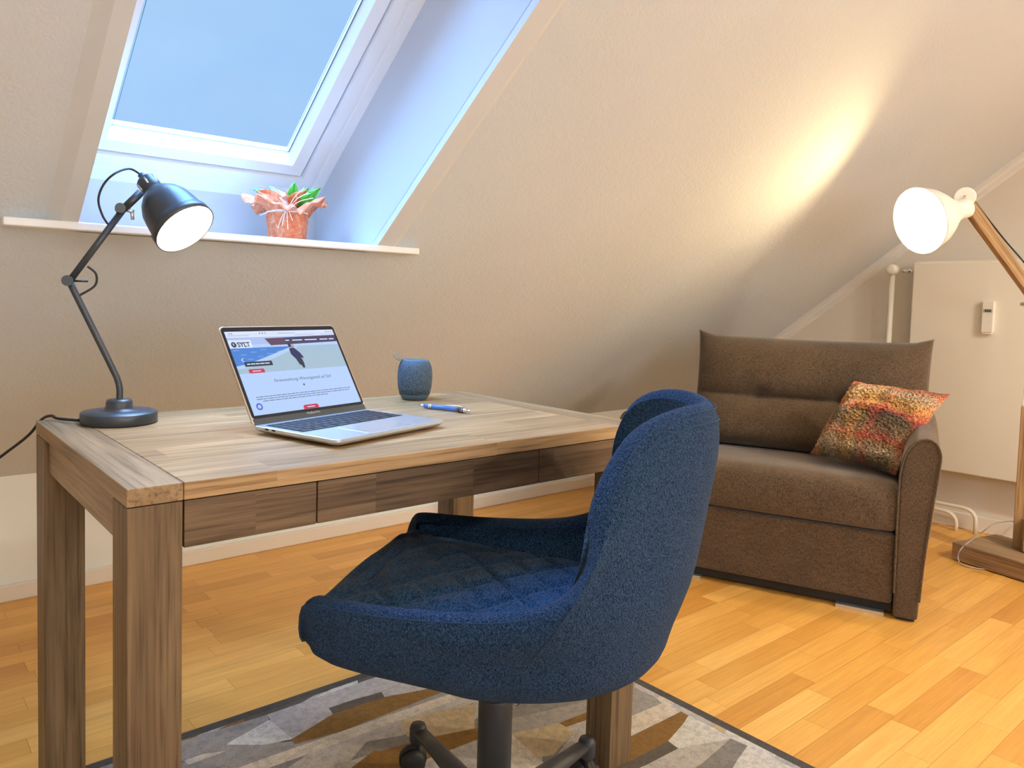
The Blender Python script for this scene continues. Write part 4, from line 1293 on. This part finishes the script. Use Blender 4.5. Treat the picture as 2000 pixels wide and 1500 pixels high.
beam('lower_post', PX+Vector((0, 0, zl)), PX+Vector((0, 0, zw0)), .058, .058, M['lampwood'], fl, rb+.4, Vector((0, 1, 0)))
beam('post_collar', PX+Vector((0, 0, zw0)), PX+Vector((0, 0, zw1)), .052, .052, M['shade_white'], fl, rb+.4, Vector((0, 1, 0)))
pt = PX+Vector((0, 0, zw1)); J = Vector((3.62, .942, 1.105))-FL
beam('upper_post', pt, J+Vector((.006, -.02, .03)), .046, .046, M['lampwood'], fl, rb+.4, Vector((0, 1, 0)))
beam('brace_block', PX+Vector((-.05, -.035, zl)), PX+Vector((-.035, -.030, .20)), .075, .045, M['lampwood'], fl, rb+.6, Vector((0, 1, 0)))
S0 = Vector((3.000, .993, 1.405))-FL
adir = (J-S0).normalized()
beam('arm', J+adir*.06+Vector((-.01, .01, .01)), S0+adir*.035, .020, .058, M['lampwood'], fl, 0)
for off in (-.03, .03): LA([(.008, -.018), (.009, -.012), (.009, .012), (.008, .018)], 'joint_screw', M['brass'], fl, axis_mtx(J+Vector((-.035, .012, -.02+off)), (-.7, -.7, 0)), seg=16)
vd = (Vector((0, 0, CH))-(FL+S0)).normalized()
lax = Vector((-.855, .44, -.27)).normalized()
rcL = Vector((2.838, 1.075, 1.326))-FL
mt = axis_mtx(rcL-lax*.150, lax)
profL = [(.030, -.012), (.036, -.004), (.042, .010), (.058, .035), (.080, .065), (.098, .095), (.108, .125), (.1165, .150),
         (.1150, .150), (.1065, .125), (.0965, .095), (.0785, .065), (.056, .037), (.034, .016), (.012, .010)]
shl = LA(profL, 'lamp_shade', M['shade_white'], fl, mt, seg=72)
shl.data.materials.append(M['shade_in'])
for fi, pl in enumerate(shl.data.polygons):
    if fi//72 >= 8: pl.material_index = 1
LA([(.031, -.050), (.034, -.046), (.034, -.008), (.031, -.004)], 'socket', M['shade_white'], fl, mt, seg=36)
LA([(.030, -.020), (.034, -.016), (.034, .016), (.030, .020)], 'swivel_joint', M['shade_white'], fl, axis_mtx(S0+Vector((.0, .0, .012)), vd), seg=36)
LA([(.006, .015), (.006, .026), (.003, .028)], 'joint_screw', M['brass'], fl, axis_mtx(S0+Vector((.0, .0, .012)), vd), seg=16)
beam('shade_bracket', S0+Vector((0, 0, .012)), S0-adir*-.075, .012, .034, M['shade_white'], fl, 0)
beam('shade_bracket', S0+Vector((0, 0, .012)), rcL-lax*.185, .030, .030, M['shade_white'], fl, 0)
bm = bmesh.new(); bmesh.ops.create_icosphere(bm, subdivisions=3, radius=.034, matrix=axis_mtx(rcL-lax*.048, lax))
for f in bm.faces: f.smooth = True
obj('light_bulb', bm, M['bulb_floor'], fl)
up = Vector((.012, -.004, .032))
T([S0+Vector((.02, -.01, .020)), S0.lerp(J, .18)+up, S0.lerp(J, .5)+up*1.2, S0.lerp(J, .85)+up*1.6, J+Vector((.035, -.02, .01)), PX+Vector((.034, -.02, .7)), PX+Vector((.036, -.01, .3)), PX+Vector((.036, .0, .085))], .0028, 'lamp_cable', M['rubber'], fl, smooth_n=8, seg=8)
def fp(x, y, z):
    a_ = px_floor(x, y, z); return Vector((a_[0], a_[1], z))-FL
T([Vector((4.005, .985, .17))-FL, Vector((3.93, .99, .125))-FL, fp(1948, 1021, .094), fp(1918, 1040, .083), fp(1893, 1058, .079), fp(1877, 1072, .062), fp(1871, 1086, .03), fp(1876, 1101, .006), fp(1895, 1108, .004), fp(1935, 1113, .004), fp(2000, 1120, .004), fp(2080, 1136, .004)], .0026, 'power_cord', mat('grey_cable', (.42, .38, .34), .5), fl, smooth_n=8, seg=8)

# ------------------------------------------------------------------ radiator, pipes, socket
RX = 3.925
rad = thing('radiator', 'flat white panel radiator on the gable wall behind the floor lamp', 'radiator', (RX, 1.0, .278))
ro = Vector((RX, 1.0, .278))
bm = bmesh.new(); box(bm, 0, .065, .42-1.0, 1.500-1.0, 0, .970)
obj('panel', bm, M['radiator'], rad, bevel=.006)
bm = bmesh.new(); box(bm, .004, .061, .43-1.0, 1.49-1.0, .968, .976)
obj('top_grille', bm, M['radiator'], rad, bevel=.002)
for y in (-.40, .35): boxo('wall_bracket', (.064, XG-RX-.0005, y-.02, y+.02, .75, .80), M['radiator'], rad)
hm = boxo('heat_meter', (-.022, .001, .152, .197, .652, .792), M['whiteplastic'], rad, .003)
hm['label'] = 'small white heat cost meter'
boxo('meter_display', (-.0235, -.021, .158, .191, .742, .756), mat('meter_lcd', (.36, .34, .27), .4), hm)
for k_ in range(3): boxo('display_digit', (-.0240, -.0230, .163+k_*.008, .168+k_*.008, .744, .754), M['rubber'], hm)
boxo('meter_foot', (-.020, .001, .156, .193, .644, .652), M['whiteplastic'], hm, .002)
LA([(.010, 0), (.010, .06)], 'valve', M['chrome'], rad, axis_mtx((.030, .500, .935), (0, 1, 0)), seg=20)
LA([(.014, 0), (.016, .003), (.016, .020), (.013, .024)], 'valve_nut', M['chrome'], rad, axis_mtx((.030, .515, .935), (0, 1, 0)), seg=6)
LA([(.020, -.022), (.025, -.016), (.0255, .018), (.022, .026), (.012, .028)], 'thermostat_head', M['whiteplastic'], rad, axis_mtx((.020, .600, .940), (-1, 0, 0)), seg=30)
rise = thing('heating_pipe', 'upright white heating pipe beside the radiator, left of the valve', 'pipe', (3.957, 1.606, 0), group=None)
LA([(.0125, 0), (.0125, 1.200)], 'pipe', M['radiator'], rise, seg=20)
for nm, yb, zt, xx, lb in ((0, 1.262, .085, 3.952, 'shorter bent white pipe at the skirting, nearer the sofa'), (1, 1.190, .112, 3.972, 'longer bent white pipe at the skirting, nearer the floor lamp')):
    hp = thing('heating_pipe', lb, 'pipe', (xx, yb, 0))
    T([(0, .62, zt)]+[(0, .05, zt)]+[(0, .05*(1-sin(a)), zt-.05*(1-cos(a))) for a in (pi/8, pi/4, 3*pi/8)]+[(0, 0, zt-.05), (0, 0, 0)], .0088, 'pipe', M['radiator'], hp, seg=16)
out = thing('power_outlet', 'white double wall socket low on the gable wall beside the lamp post', 'socket', (XG-.0005, .985, .15))
boxo('plate', (-.012, 0, -.04, .04, -.08, .08), M['whiteplastic'], out, .004)
for z_ in (-.038, .038): LA([(.021, 0), (.023, .006), (.019, .007), (.018, .001), (.002, .001)], 'socket_cup', M['whiteplastic'], out, axis_mtx((-.012, 0, z_), (-1, 0, 0)), seg=28)
LA([(.018, 0), (.018, .022), (.012, .032), (.005, .036)], 'plug', M['whiteplastic'], out, axis_mtx((-.013, 0, .038), (-1, 0, 0)), seg=24)
